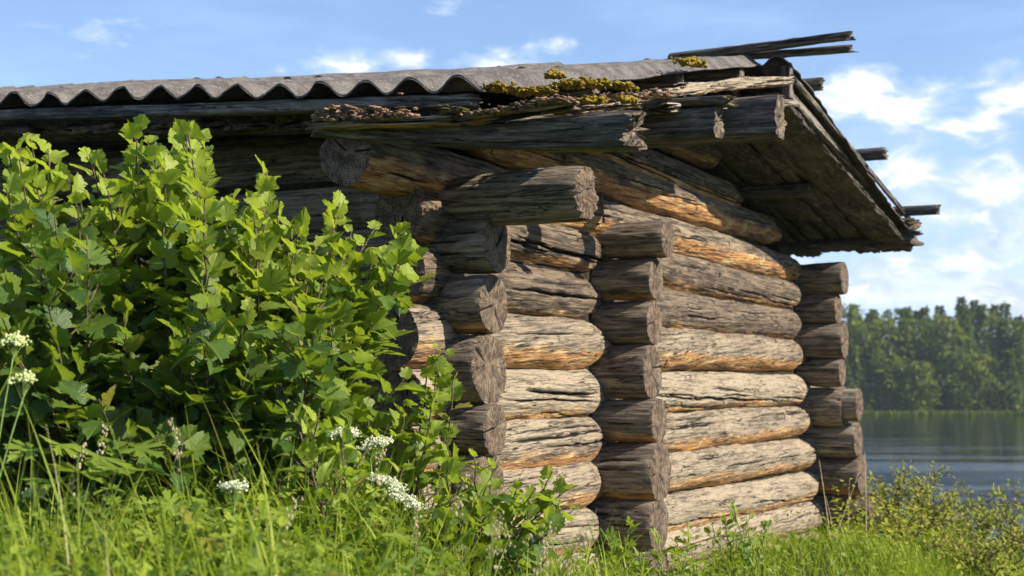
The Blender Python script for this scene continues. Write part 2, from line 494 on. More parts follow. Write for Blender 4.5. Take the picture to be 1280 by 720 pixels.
def log_mesh(name, xs, rfun, seed, nr=64, conc=0.0, conc_at=math.pi, twist=0.15, wy=1.0, wz=1.0, sq=2.0, bend=(0, 0), lump=0.035,
             fibre=0.0022, cracks=(), end0=0.005, end1=0.005, ragged0=0.0, ragged1=0.0, mats=None, knots=0, checks=7, off=0):
    """log along +X; rfun(x) radius; wy, wz, sq shape the section (sq 2 = round, 6 = boxy)."""
    rs = np.random.default_rng(seed)
    xs = np.asarray(xs, dtype=float)
    L = xs[-1]
    th = np.linspace(0, 2 * math.pi, nr, endpoint=False)
    ang = th + conc * np.sin(th - conc_at + math.pi) if conc else th
    X, A = np.meshgrid(xs, ang, indexing='ij')
    R = np.broadcast_to(rfun(xs)[:, None], X.shape).copy()
    so = rs.uniform(0, 50, 3)
    ca, sa = np.cos(A), np.sin(A)
    sup = (np.abs(ca) ** sq + np.abs(sa) ** sq) ** (-1.0 / sq)
    lum = fbm(np.stack([X * 1.8 + so[0], ca * 1.3 + so[1], sa * 1.3 + so[2]], -1), seed, 3)
    lum2 = fbm(np.stack([X * 9 + so[1], ca * 3 + so[2], sa * 3 + so[0]], -1), seed + 5, 2)
    R = R * sup * (1 + lump * lum + lump * .35 * lum2)
    At = A + twist * X
    # jagged fibres
    fb = fbm(np.stack([X * 7 + so[0], np.cos(At) * 24 + so[1], np.sin(At) * 24 + so[2]], -1), seed + 9, 2)
    R = R + fibre * fb
    crk = np.zeros_like(R)
    for (x0, ln, a0, wd, dp) in cracks:
        u = (X - x0) / ln
        env = np.clip(4 * u * (1 - u), 0, 1) ** .5 * (u > 0) * (u < 1)
        ph = a0 - twist * X * .9 + .06 * vnoise(np.stack([X * 5 + a0 * 9, X * 0, X * 0], -1), seed + 31) + .025 * vnoise(
            np.stack([X * 22 + a0 * 9, X * 0, X * 0], -1), seed + 37)
        da = (A - ph + math.pi) % (2 * math.pi) - math.pi
        wdl = wd * (.35 + .65 * env) * (1 + .5 * vnoise(np.stack([X * 14, X * 0 + a0, X * 0], -1), seed + 3))
        g = np.exp(-((da * R) / np.maximum(wdl, 1e-4)) ** 2) * env
        R = R - dp * g
        crk = np.maximum(crk, g)
    for k in range(knots):
        kx = rs.uniform(.2, max(.3, L - .2))
        ka = conc_at + rs.uniform(-.9, .9) if conc else rs.uniform(0, 6.28)
        kr = rs.uniform(.010, .02)
        da = (A - ka + math.pi) % (2 * math.pi) - math.pi
        d = np.sqrt((X - kx) ** 2 + (da * R) ** 2) / kr
        R = R + .004 * np.exp(-(d / 1.6) ** 2)
        crk = np.maximum(crk, .8 * np.exp(-((d - .7) / .28) ** 2) + .35 * np.exp(-(d / .7) ** 2))
    # ragged ends: pull the end rings by angular noise
    Xd = X.copy()
    if ragged0:
        q = fbm(np.stack([ca * 7 + so[0], sa * 7 + so[1], sa * 0 + 3], -1), seed + 51, 4, .7)
        Xd += ragged0 * q * np.exp(-X / (ragged0 * 1.6))
    if ragged1:
        q = fbm(np.stack([ca * 7 + so[2], sa * 7 + so[0], sa * 0 + 5], -1), seed + 52, 4, .7)
        Xd += ragged1 * q * np.exp(-(L - X) / (ragged1 * 1.6))
    bz = bend[1] * 4 * (X / L) * (1 - X / L)
    by = bend[0] * 4 * (X / L) * (1 - X / L)
    co = np.stack([Xd, R * ca * wy + by, R * sa * wz + bz], -1)
    gcx = X + so[0] * 3 + off
    gc = np.stack([gcx, R * np.cos(At) + so[1], R * np.sin(At) + so[2]], -1)
    low = -sa
    nx = len(xs)
    idx = np.arange(nx * nr).reshape(nx, nr)
    i2 = np.roll(idx, -1, axis=1)
    side = np.stack([idx[:-1], i2[:-1], i2[1:], idx[1:]], -1).reshape(-1, 4)
    verts = [co.reshape(-1, 3)]
    gcs = [gc.reshape(-1, 3)]
    crks = [crk.ravel()]
    lows = [low.ravel()]
    ecs = [np.zeros((nx * nr, 3))]
    fq = [side[:, ::-1]]
    mi = [np.zeros(len(side), int)]
    base = nx * nr
    for e, (ring, sgn, rough) in enumerate(((0, -1, end0), (nx - 1, 1, end1))):
        if rough is None:
            continue
        K = 9 if nr >= 40 else 3
        rim = co[ring]
        cen = rim.mean(0)
        pith = cen + np.array([0, rs.uniform(-.2, .2), rs.uniform(-.2, .2)]) * R[ring].mean()
        fr = np.linspace(1, 0, K + 1) ** .9
        prev = idx[ring]
        rad = [(rs.uniform(0, 6.28), rs.uniform(.3, .95), rs.uniform(.02, .045)) for _ in range(checks)]
        # duplicate rim for a crisp edge
        for k in range(0, K + 1):
            f = fr[k]
            if k == K:
                pv = pith[None, :].copy()
            else:
                pv = pith + (rim - pith) * (f if k else .999)
            yy, zz = pv[:, 1], pv[:, 2]
            nz_ = fbm(np.stack([yy * 45 + so[0], zz * 45 + so[1], yy * 0 + e], -1), seed + 70 + e, 3)
            d = rough * nz_
            ck = np.zeros(len(pv))
            if k < K:
                a_ = np.arctan2(zz - pith[2], yy - pith[1])
                rr = f
                for (ra, rl, rw) in rad:
                    da = (a_ - ra + math.pi) % (2 * math.pi) - math.pi
                    g = np.exp(-(da * max(rr, .15) / rw) ** 2) * float(rr > (1 - rl) * .4)
                    ck = np.maximum(ck, g)
            d = d - .008 * ck * (1 if k else .3)
            pv[:, 0] += sgn * (d if k else d * .3)
            if k > 0:
                pv[:, 0] += sgn * .003
            verts.append(pv)
            g3 = pv.copy()
            g3[:, 0] += so[0]
            gcs.append(g3)
            ecs.append(np.stack([pv[:, 0] * 0, yy - pith[1], zz - pith[2]], -1))
            crks.append(ck)
            lows.append(np.zeros(len(pv)))
            if k == K:
                c = base
                a = prev
                b = np.roll(prev, -1)
                tri = np.stack([a, b, np.full(nr, c)], -1)
                if sgn > 0:
                    tri = tri[:, ::-1]
                fq.append(tri[:, ::-1])
                mi.append(np.ones(nr, int))
                base += 1
            else:
                cur = np.arange(base, base + nr)
                base += nr
                if k > 0:
                    a, b = prev, np.roll(prev, -1)
                    c_, d_ = np.roll(cur, -1), cur
                    q = np.stack([a, b, c_, d_], -1)
                    if sgn > 0:
                        q = q[:, ::-1]
                    fq.append(q[:, ::-1])
                    mi.append(np.ones(nr, int))
                prev = cur
    # order faces: quads then tris, keep material index aligned
    quads = [f for f in fq if f.shape[1] == 4]
    tris = [f for f in fq if f.shape[1] == 3]
    miq = [m for f, m in zip(fq, mi) if f.shape[1] == 4]
    mit = [m for f, m in zip(fq, mi) if f.shape[1] == 3]
    fl = [np.concatenate(quads)] + ([np.concatenate(tris)] if tris else [])
    mm = np.concatenate(miq + mit)
    return mesh_from(name, np.concatenate(verts), fl, mats or [M_LOG, M_END], mm,
                     {'gc': np.concatenate(gcs), 'crk': np.concatenate(crks), 'low': np.concatenate(lows), 'ec': np.concatenate(ecs)})


def frame(p0, xdir, up=ZUP):
    x = xdir.normalized()
    y = up.cross(x).normalized()
    z = x.cross(y)
    m = Matrix.Identity(4)
    for i in range(3):
        m[i][0], m[i][1], m[i][2], m[i][3] = x[i], y[i], z[i], p0[i]
    return m


def rnd_cracks(rs, L, n, a_c, a_s, wmin=.003, wmax=.007, lmin=.25, lmax=1.3):
    out = []
    for _ in range(n):
        ln = rs.uniform(lmin, min(lmax, max(lmin + .05, L)))
        out.append((rs.uniform(-.1, max(.05, L - ln * .7)), ln, a_c + rs.uniform(-a_s, a_s), rs.uniform(wmin, wmax), rs.uniform(.008, .02)))
    return out


def beam(name, p0, p1, w_, h_, parent, seed, sq=6.0, mats=None, step=.02, nr=40, ragged0=0.0, ragged1=0.0, lump=.05, pale=.3, warm=0.0,
         fibre=.002, ncr=3, bend=(0, 0), up=ZUP, taper=1.0, end=.006, label=None, twist=.0):
    d = p1 - p0
    L = d.length
    n = max(3, int(L / step))
    xs = np.linspace(0, L, n)
    rs = np.random.default_rng(seed)
    me = log_mesh(name, xs, lambda x: h_ * (1 + (taper - 1) * x / L), seed, nr=nr, wy=w_ / h_, wz=1.0, sq=sq, lump=lump, fibre=fibre, bend=bend,
                  cracks=rnd_cracks(rs, L, ncr, 0, 3.1, .002, .005) if nr >= 40 else (), ragged0=ragged0, ragged1=ragged1, end0=end, end1=end,
                  mats=mats or [M_OLD, M_OLDEND], twist=twist)
    o = link(name, me, parent, frame(p0, d, up), pale=pale, warm=warm)
    if label:
        o['label'] = label
    return o


# ------------------------------------------------------------------ terrain, water, far shore
def ground_h(x, y):
    a = (x - O.x) * U.x + (y - O.y) * U.y
    t = (x - O.x) * V.x + (y - O.y) * V.y
    h = 0.05 + 0.06 * sstep(-a, -0.5, 3.0) - .05 * sstep(x, 0, 2)
    h = h + .23 * sstep(-x, -.15, .55) * sstep(-a, .25, .9) - .52 * sstep(-t, .55, 2.1) * sstep(a, -.6, 1.0)
    drop = sstep(a, 5.8, 12.5) * 2.9 + sstep(x, 3.2, 9.5) * 2.6
    drop += sstep(a, 12, 30) * 3.0
    drop = np.minimum(drop, 5.0)
    far = sstep(y, 172.5, 182) * 6.4 + sstep(y, 182, 420) * 5
    h = h - drop + .05 * fbm(np.stack([x * .6, y * .6, x * 0], -1), 3, 3) + far * (y > 100)
    return h


def ground_mat():
    mt, t = new_mat('grassy_soil')
    g = t.n('ShaderNodeTexCoord').outputs['Object']
    a = t.noise(g, 1.3, 6, .6)
    b = t.noise(g, 22, 5, .7)
    c = t.mix(t.ss(a, .35, .65), (0.035, .06, .014), (0.075, .10, .022))
    c = t.mix(t.ss(b, .5, .7), c, (0.06, .045, .022))
    finish(t, c, .95, b, .03, 1, .1)
    return mt


xs_g = np.concatenate([np.linspace(-500, -14, 20), np.linspace(-12, 14, 130), np.linspace(16, 500, 30)])
ys_g = np.concatenate([np.linspace(-200, -5, 10), np.linspace(-3, 26, 146), np.linspace(28, 168, 18), np.linspace(170, 184, 15), np.linspace(190, 900, 24)])
GX, GY = np.meshgrid(xs_g, ys_g, indexing='ij')
GZ = ground_h(GX, GY)
gi = np.arange(GX.size).reshape(GX.shape)
gq = np.stack([gi[:-1, :-1], gi[1:, :-1], gi[1:, 1:], gi[:-1, 1:]], -1).reshape(-1, 4)
link('ground', mesh_from('ground', np.stack([GX, GY, GZ], -1).reshape(-1, 3), gq, ground_mat()), kind='structure')

WATER_Z = H - 3.0
mt, t = new_mat('lake_water')
g = t.n('ShaderNodeTexCoord').outputs['Object']
wv = t.noise(t.mul(g, (.7, 2.6, 1)), 1.0, 6, .62, .3)
wv2 = t.noise(t.mul(g, (.05, .30, 1)), 1.0, 3, .5, .3)
dist_r = t.vm('LENGTH', g)
near = t.ss(t.m('ADD', dist_r, t.m('MULTIPLY', t.m('SUBTRACT', t.noise(t.mul(g, (.03, .09, 1)), 1, 3), .5), 60)), 38, 66, 1.0, 0.10)
amp = t.m('MULTIPLY', near, t.ss(wv2, .38, .6, .25, 1))
finish(t, (0.004, .007, .008), .05, t.m('MULTIPLY', wv, amp), .22, 1.0, .22)
M_WATER = mt
wm = mesh_from('lake_water', [(-700, 14, WATER_Z), (700, 14, WATER_Z), (700, 186, WATER_Z), (-700, 186, WATER_Z)], np.array([[0, 1, 2, 3]]), M_WATER, smooth=False)
link('lake_water', wm, kind='structure')

# ------------------------------------------------------------------ the cabin
cabin = thing('log_cabin', 'weathered grey log cabin with low corrugated slate roof and stepped protruding log ends', 'cabin', loc=(0, 0, 0))


def sub(name, label=None):
    e = link(name, None, cabin)
    if label:
        e['label'] = label
    return e


# gable logs: (z rows read at px 827), (pale, warm, radius)
gable = sub('gable_wall')
LT = 5.05            # gable length between the outer walls' axes
A2, A3 = 1.53, 5.0   # the partition and the rear wall
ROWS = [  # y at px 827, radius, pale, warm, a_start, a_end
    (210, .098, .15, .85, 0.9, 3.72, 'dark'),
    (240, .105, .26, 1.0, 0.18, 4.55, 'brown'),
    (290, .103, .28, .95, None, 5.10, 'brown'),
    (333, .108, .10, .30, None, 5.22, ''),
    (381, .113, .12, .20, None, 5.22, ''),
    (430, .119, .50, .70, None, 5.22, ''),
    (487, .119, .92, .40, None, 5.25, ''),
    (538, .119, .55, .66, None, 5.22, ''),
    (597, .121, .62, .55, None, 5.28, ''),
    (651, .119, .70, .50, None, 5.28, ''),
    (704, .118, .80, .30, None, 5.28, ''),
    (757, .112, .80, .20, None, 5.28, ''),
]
# near left stub ends (circle centre px, py, radius px, half) in order of rows from the third one
CIRC = {2: (432, 193), 3: (498, 266), 4: (500, 342), 5: (486, 420), 6: (497, 497), 7: (503, 566), 8: (500, 630), 9: (490, 700), 10: (500, 770), 11: (500, 840)}
CRAD = {2: .104, 3: .100, 4: .108, 5: .122, 6: .108, 7: .104, 8: .11, 9: .11}
EXTRA_CR = {1: [(.3, 3.2, math.pi - .25, .006, .03)], 2: [(.9, 2.6, math.pi + .1, .007, .03)], 3: [(.3, 2.2, math.pi + .2, .007, .03)],
            4: [(.7, .9, math.pi + .35, .008, .03)],
            6: [(.8, .8, math.pi - .3, .009, .035), (2.2, 2.4, math.pi - .25, .008, .03)], 5: [(2.0, 2.6, math.pi - .15, .005, .02)],
            7: [(.6, 1.1, math.pi - .1, .007, .03), (2.3, 1.2, math.pi - .35, .007, .03)], 9: [(1.8, 2.2, math.pi - .2, .006, .025)]}
FLARE = {6: .12, 7: .16, 8: .30, 9: .42, 10: .52, 11: .58}   # the rear wall leans out towards its foot
for i, (y, r, pale, warm, a0, a1, tone) in enumerate(ROWS):
    A3r = A3 + FLARE.get(i, 0.0)
    a1 += FLARE.get(i, 0.0)
    _, z, _ = hit_t(827, y, -.06)
    if a0 is None:
        ca_, cz, _ = hit_t(*CIRC[i], 0.0)
        a0 = ca_
        z0 = cz
    else:
        z0 = z
    L = a1 - a0
    xs = np.concatenate([np.arange(0, L, .0125), [L]])
    r_near = CRAD.get(i, r)

    def rf(x, A3=A3r, a0=a0, r=r, r_near=r_near, i=i, L=L):
        a = x + a0
        rr = r_near + (r - r_near) * sstep(a, -.1, .5)
        rr = rr * (1 - .08 * sstep(a, 2.2, 5.2))
        if i >= 3:
            rr = rr * (1 - (.22 + .03 * (i * 7 % 5)) * np.exp(-((a - A2 + .012 * ((i * 5) % 7 - 3)) / .17) ** 4) - .24 * np.exp(-((a - A3) / .17) ** 4))
        if i <= 2:
            rr = rr * np.where(i == 2, 1, .55 + .45 * sstep(x, 0, .25)) * (.5 + .5 * sstep(L - x, 0, .35))
        if i >= 3:
            rr = rr * (1 - .12 * np.exp(-((a - .06) / .10) ** 4))
        return rr
    rs = np.random.default_rng(100 + i)
    cr = rnd_cracks(rs, L, 20, math.pi, 1.0, .0025, .0055, .2, 1.1) + EXTRA_CR.get(i, [])
    me = log_mesh('log', xs, rf, 200 + i, nr=96, checks=2, end0=.003, conc=.5, conc_at=math.pi, cracks=cr, knots=5, twist=rs.uniform(.12, .5) * (1 if i % 3 else -1),
                  mats=[M_LOG, M_END], lump=.072, fibre=.003, ragged1=.01, bend=(rs.uniform(-.02, .02), rs.uniform(-.012, .012)))
    d = U.copy()
    p0 = B(a0, 0, z0)
    p1 = B(a1, 0, z)
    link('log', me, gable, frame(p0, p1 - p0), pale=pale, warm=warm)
# small top gable logs up in the dark
for i, (z, a0, a1) in enumerate([(1.38 + H - .02, 1.5, 3.2), (1.52 + H, 1.9, 2.9)]):
    L = a1 - a0
    me = log_mesh('log', np.linspace(0, L, 60), lambda x: .085 + 0 * x, 260 + i, nr=40, mats=[M_LOG, M_END])
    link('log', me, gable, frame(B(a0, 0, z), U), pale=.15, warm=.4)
bx = [B(a, t_, z) for a in (.05, 4.95) for t_ in (-.03, .03) for z in (-.1, 1.85)]


def box_mesh(name, pts, mat):
    f = np.array([[0, 1, 3, 2], [4, 6, 7, 5], [0, 4, 5, 1], [2, 3, 7, 6], [0, 2, 6, 4], [1, 5, 7, 3]])
    return mesh_from(name, [tuple(p) for p in pts], f, mat, smooth=False)


link('caulk_backing', box_mesh('caulk_backing', bx, M_BACKING), gable)  # dark panel added in the wall core, fills seams and stops light leaks


def long_wall(part, a_axis, stubs, seed, Lw=4.9, dense=.9, step=.009, nr=72, label=None):
    """stubs: (px_end, y_centre, half height px, pale, warm)"""
    wall = sub(part, label)
    a = a_axis
    for i, s in enumerate(stubs):
        px, py, hh, pale, warm = s[:5]
        a = a_axis + (s[5].get('da', 0) if len(s) > 5 else 0)
        t_, z, depth = hit_a(px, py, a)
        r = hh * depth / F * 1.04
        L = Lw - t_
        xs = np.concatenate([np.arange(0, dense, step), np.linspace(dense, L, 12)])
        rs = np.random.default_rng(seed + i)
        cr = rnd_cracks(rs, dense, 7, .0, 1.3, .002, .005, .15, .6)
        kw = s[5] if len(s) > 5 else {}
        taper = rs.uniform(-.12, .12)
        dip = .13 if a == 0.0 else .07
        rfun = lambda x, r=r, taper=taper, dip=dip, o_=-t_: r * (1 + taper * .5 * np.minimum(x, .6)) * (1 - dip * np.exp(-((x - o_ + .04) / .11) ** 2)) * (1 - .03 * np.exp(-x / .012))
        me = log_mesh('log', xs, rfun, seed + 20 + i, nr=nr, conc=.3, conc_at=-.3, cracks=cr, knots=1, twist=rs.uniform(-.3, .3),
                      mats=[M_STUB, M_END], lump=.05, fibre=.0028, end0=kw.get('rough', .0022), ragged0=kw.get('rag', .0025), checks=2)
        tilt = V + ZUP * rs.uniform(-.012, .012) + U * rs.uniform(-.02, .02)
        link('log', me, wall, frame(B(a, t_, z), tilt), pale=pale, warm=warm)
    a = a_axis
    pts = [B(a + da, t_, z) for da in (-.03, .03) for t_ in (.1, Lw) for z in (-.1, H + 1.0)]
    link('caulk_backing', box_mesh('caulk_backing', pts, M_BACKING), wall)  # same added core panel, keeps light from leaking between the logs
    return wall


front = long_wall('front_wall', 0.0, [
    (733, 241, 34, .30, 0, {'rough': .010, 'rag': .011}), (622, 307, 35, .25, .0), (617, 380, 37, .28, .25), (612, 461, 44, .18, .0), (619, 537, 32, .15, .0),
    (612, 604, 37, .15, .1), (618, 678, 36, .2, .1), (615, 750, 36, .2, 0)], 300)
# wall plate above, only in the shade under the eave
me = log_mesh('log', np.linspace(0, 4.6, 120), lambda x: .11 + 0 * x, 333, nr=48, mats=[M_STUB, M_END])
link('log', me, front, frame(B(0.03, .25, H + .90), V + ZUP * .02), pale=.1, warm=0)
part_w = long_wall('partition_wall', A2, [
    (835, 299, 22.5, .30, .1), (820, 349, 26, .2, .2), (818, 404, 27, .15, 0), (816, 465, 32.5, .15, .1), (824, 527, 27, .15, .35), (826, 590, 36, .15, .45),
    (824, 655, 33, .15, .1), (824, 712, 32, .15, 0)], 400, step=.011)
rear = long_wall('rear_wall', A3, [
    (1056, 348, 20, .10, .1), (1048, 386, 18.5, .1, 0), (1056, 426, 22, .15, 0), (1053, 465, 17.5, .2, 0), (1056, 507, 24, .3, 0, {'da': .12}), (1073, 550, 21, .35, 0, {'da': .22}),
    (1078, 593, 24, .15, .3, {'da': .34}), (1092, 640, 24, .12, .1, {'da': .46}), (1088, 688, 24, .12, 0, {'da': .55})], 500, step=.013, nr=60)
# the longer log hidden behind the cut one at the far corner
t_, z, dp = hit_a(1074, 506, A3 + .12)
me = log_mesh('log', np.linspace(0, 2.0, 120), lambda x: .108 + 0 * x, 541, nr=48, mats=[M_STUB, M_END])
link('log', me, rear, frame(B(A3 + .12, t_, z), V), pale=.3, warm=0)
# far gable, closes the cabin
farg = sub('far_gable_wall')
for k in range(9):
    me = log_mesh('log', np.linspace(0, 5.6, 60), lambda x: .112 + 0 * x, 560 + k, nr=24, mats=[M_LOG, M_END])
    link('log', me, farg, frame(B(-.3, 4.45, .1 + .212 * k), U), pale=.5, warm=.2)

# iron clamp on the gable
a_, z_, _ = hit_t(755, 262, -.14)
pts = [B(a_ - .02, -.10, z_ + .075), B(a_ - .022, -.135, z_ + .078), B(a_ + .004, -.137, z_ - .06), B(a_ + .006, -.10, z_ - .065)]


def tube_mesh(name, paths, mat, nr=6, smooth=True):
    """paths: list of (points Nx3, radii N)"""
    vs, fs = [], []
    base = 0
    for pts, rad in paths:
        pts = np.asarray([tuple(p) for p in pts], float)
        n = len(pts)
        rad = np.broadcast_to(np.asarray(rad, float), (n,))
        tan = np.gradient(pts, axis=0)
        tan /= np.linalg.norm(tan, axis=1, keepdims=True) + 1e-9
        ref = np.where(np.abs(tan[:, 2:3]) > .9, np.array([[1., 0, 0]]), np.array([[0, 0, 1.]]))
        s = np.cross(ref, tan)
        s /= np.linalg.norm(s, axis=1, keepdims=True) + 1e-9
        b = np.cross(tan, s)
        th = np.linspace(0, 2 * math.pi, nr, endpoint=False)
        ring = pts[:, None] + rad[:, None, None] * (np.cos(th)[None, :, None] * s[:, None] + np.sin(th)[None, :, None] * b[:, None])
        vs.append(ring.reshape(-1, 3))
        ii = np.arange(n * nr).reshape(n, nr) + base
        i2 = np.roll(ii, -1, 1)
        fs.append(np.stack([ii[:-1], i2[:-1], i2[1:], ii[1:]], -1).reshape(-1, 4))
        base += n * nr
        for rr, fl in ((ii[0], True), (ii[-1], False)):
            c = base
            vs.append(pts[0 if fl else -1][None])
            base += 1
            for k in range(0, nr, 1):
                pass
            a_, b_ = rr, np.roll(rr, -1)
            fs.append(np.stack([a_, b_, np.full(nr, c), np.full(nr, c)], -1)[:, :3])
    quads = [f for f in fs if f.shape[1] == 4]
    tris = [f for f in fs if f.shape[1] == 3]
    return mesh_from(name, np.concatenate(vs), [np.concatenate(quads), np.concatenate(tris)], mat, smooth=smooth)


link('iron_clamp', tube_mesh('iron_clamp', [(pts, .006)], M_IRON, 6), gable)

# ------------------------------------------------------------------ the roof
roof = sub('roof')
PITCHW = .178
t_c, _, _ = hit_a(572, 92, -.65)     # last crest at the eave
T_END = t_c - PITCHW * .5            # verge in a trough
A_RIDGE = 2.42


def z_eave(t):
    return H + 1.005 + .062 * (np.minimum(t, 3.0) + .25)


def slope(t):
    t = np.asarray(t, dtype=float)
    return .2295 - .0045 * np.clip((t + .54) / 2.0, 0, 1) + .02 * np.clip(t - 2.7, 0, 3)


def slate(name, t0, nw, a0, a1, side, lift=0.0, seed=0, tilt=0.0, ph0=None):
    """one corrugated sheet; side 0 near slope, 1 far slope; starts at t0 covering nw waves"""
    n_t = int(nw * 14) + 1
    ts = np.linspace(t0, t0 + nw * PITCHW, n_t)
    as_ = np.linspace(a0, a1, 26)
    T, A = np.meshgrid(ts, as_, indexing='ij')
    wv = .025 * np.cos((T - t_c) / PITCHW * 2 * math.pi)
    if side == 0:
        Zc = z_eave(T) + slope(T) * (A + .65)
    else:
        zr = z_eave(T) + slope(T) * (A_RIDGE + .65)
        ze = H + 1.065 + .02 * T
        Zc = zr + (ze - zr) * (A - A_RIDGE) / (5.68 - A_RIDGE)
    Zc = Zc + lift + wv + .011 * fbm(np.stack([T * 3, A * 2, T * 0 + seed], -1), seed, 2) + tilt * (T - t0)
    # ragged outer edges
    A = A + (.012 * vnoise(np.stack([T * 25, A * 3, T * 0 + seed], -1), seed + 2)) * ((A == a0) | (A == a1))
    Tn = T + (.010 * vnoise(np.stack([A * 20, T * 3, T * 0 + seed], -1), seed + 3)) * ((T == ts[0]) | (T == ts[-1]))
    th = .0075
    top = np.stack([O.x + U.x * A + V.x * Tn, O.y + U.y * A + V.y * Tn, Zc], -1).reshape(-1, 3)
    bot = top.copy()
    bot[:, 2] -= th
    N = len(top)
    ii = np.arange(N).reshape(T.shape)
    q = np.stack([ii[:-1, :-1], ii[1:, :-1], ii[1:, 1:], ii[:-1, 1:]], -1).reshape(-1, 4)
    fs = [q, q[:, ::-1] + N]
    for e in (ii[0], ii[-1], ii[:, 0], ii[:, -1]):
        fs.append(np.stack([e[:-1], e[1:], e[1:] + N, e[:-1] + N], -1))
    return link('corrugated_sheet', mesh_from('corrugated_sheet', np.concatenate([top, bot]), np.concatenate(fs), M_SLATE), roof)


EXT1 = T_END - hit_a(993, 82, A_RIDGE)[0]
EXT2 = T_END - hit_a(1146, 272, 5.68)[0]
EXT1 = EXT2 = max(.02, (EXT1 + EXT2) / 2)
k = 0
tt = T_END
for nw in (6, 6, 6, 6, 6):
    slate('s', tt, nw + .5, -.65 + rng.uniform(-.015, .015), 1.02, 0, lift=.0 + .009 * (k % 2), seed=k)
    slate('s', tt + .0 + (0 if k else .0), nw + .5, .90, A_RIDGE + .03, 0, lift=.004 + .006 * (k % 2), seed=k + 10)
    slate('s', tt - (EXT1 if k == 0 else .0), nw + .5, A_RIDGE, 4.1, 1, lift=.006 + .006 * (k % 2), seed=k + 20)
    slate('s', tt - (EXT2 if k == 0 else .0), nw + .5, 3.98, 5.68, 1, lift=.006 * (k % 2), seed=k + 30)
    tt += nw * PITCHW
    k += 1
TMAX = tt

beam('lath', B(-.35, T_END + .35, float(z_eave(T_END)) + .01), B(-.35, TMAX, float(z_eave(TMAX)) + .0), .03, .075, roof, 704, step=.06, nr=16)  # added beam between the roof layers, blocks the sky showing through the gap
# eave lath right under the sheets
pL = B(-.60, TMAX, float(z_eave(TMAX)) - .050)
pts = [B(-.60, t__, float(z_eave(t__)) - .052) for t__ in (T_END + .05, 1.6, TMAX)]
beam('eave_lath', pts[0], pts[1], .03, .022, roof, 701, pale=.35, ragged0=.02)
beam('eave_lath', pts[1], pts[2], .03, .022, roof, 702, pale=.3)
for j, aa in enumerate((.35, 1.3, 2.2)):
    zz = lambda t__: float(z_eave(t__) + slope(t__) * (aa + .65)) - .055
    beam('lath', B(aa, T_END + .03, zz(T_END)), B(aa, TMAX, zz(TMAX)), .04, .025, roof, 705 + j, step=.06, nr=16)

# the older board roof below the sheets
OR_Z = H + 1.50         # old ridge height
OE_Z = H + .93


def z_old(a, t):
    if a < A_RIDGE:
        e = OE_Z + .062 * (min(t, 3) + .3)
        return e + (OR_Z + .03 * (t + .6) - e) * (a + .55) / (A_RIDGE + .55)
    r_ = OR_Z + .03 * (t + .6)
    e = H + 1.00
    return r_ + (e - r_) * (a - A_RIDGE) / (5.66 - A_RIDGE)


tw = -.74
j = 0
while tw < TMAX - .1:
    wd = rng.uniform(.16, .24)
    near_g = tw < .5
    for side in (0, 1):
        if side == 0:
            a0, a1 = -.52 + rng.uniform(-.03, .05), A_RIDGE + .04
            if j == 0:
                a0 = .62
        else:
            a0, a1 = A_RIDGE - .02, 5.66 + rng.uniform(-.06, .03)
        off = -.035 if side == 0 else .0
        tcen = tw + wd / 2 + (0.0 if side == 0 else .06)
        p0 = B(a0, tcen, z_old(a0, tcen) + off + rng.uniform(-.008, .008) * (1 + side))
        p1 = B(a1, tcen, z_old(a1, tcen) + off + rng.uniform(-.008, .008) * (1 + side))
        lab = None
        beam('roof_board', p0, p1, wd / 2 - (.003 if side == 0 else .007), .019, roof, 720 + j * 2 + side, step=.03 if near_g else .12, nr=48 if near_g else 16, ragged0=.05 if side == 0 else .02,
             ragged1=.03 if side else 0, pale=(.6 if j == 0 else .25) if side == 0 else .0, lump=.09 if near_g else .03, fibre=.003, ncr=2)
    tw += wd
    j += 1

# rotten eave beams with broken ends
_t, _z, _ = hit_a(396, 159, -.60)
p0 = B(-.60, _t, _z)
_t, _z, _ = hit_a(792, 164, -.60)
p1 = B(-.60, _t, _z)
beam('eave_beam', p0 + (p0 - p1).normalized() * 0, p1, .030, .030, roof, 801, sq=3.5, taper=1.85, ragged1=.035, ragged0=.02, pale=.25, lump=.12, fibre=.004, ncr=6,
     bend=(0, -.02), step=.008, nr=72, label='split rotten beam along the eave, its right end splintered')


def purlin(px, py, a, w_, h_, seed, t1=4.6, sq=5, pale=.2, rag=.006, end=.005, dz=0.0, **kw):
    t_, z, d = hit_a(px, py, a)
    return beam('purlin', B(a, t_, z), B(a, t1, z + dz), w_, h_, roof, seed, sq=sq, pale=pale, ragged0=rag, end=end, nr=48, step=.03, lump=.05, **kw)


purlin(898, 153, .75, .05, .062, 811, dz=.05, rag=.008, end=.006)
purlin(912, 127, .75, .06, .016, 812, dz=.05, rag=.03, end=.01, t1=.6)
purlin(975, 146, 1.35, .06, .094, 813, dz=.05, rag=.008)
purlin(1013, 237, 3.9, .045, .04, 814, t1=1.2)
# far eave purlin and its ragged hangers
t_, z, d = hit_a(1141, 291, 5.45)
beam('purlin', B(5.45, t_, z), B(5.45, 4.6, z + .06), .085, .092, roof, 821, sq=5, ragged0=.05, end=.02, pale=.12, nr=56, step=.02, lump=.08)
t_, z, d = hit_a(1078, 305, 5.3)
beam('purlin', B(5.3, t_, z), B(5.3, 2.0, z + .05), .07, .04, roof, 822, sq=3, ragged0=.12, end=.02, pale=.1, nr=56, step=.02, lump=.2)
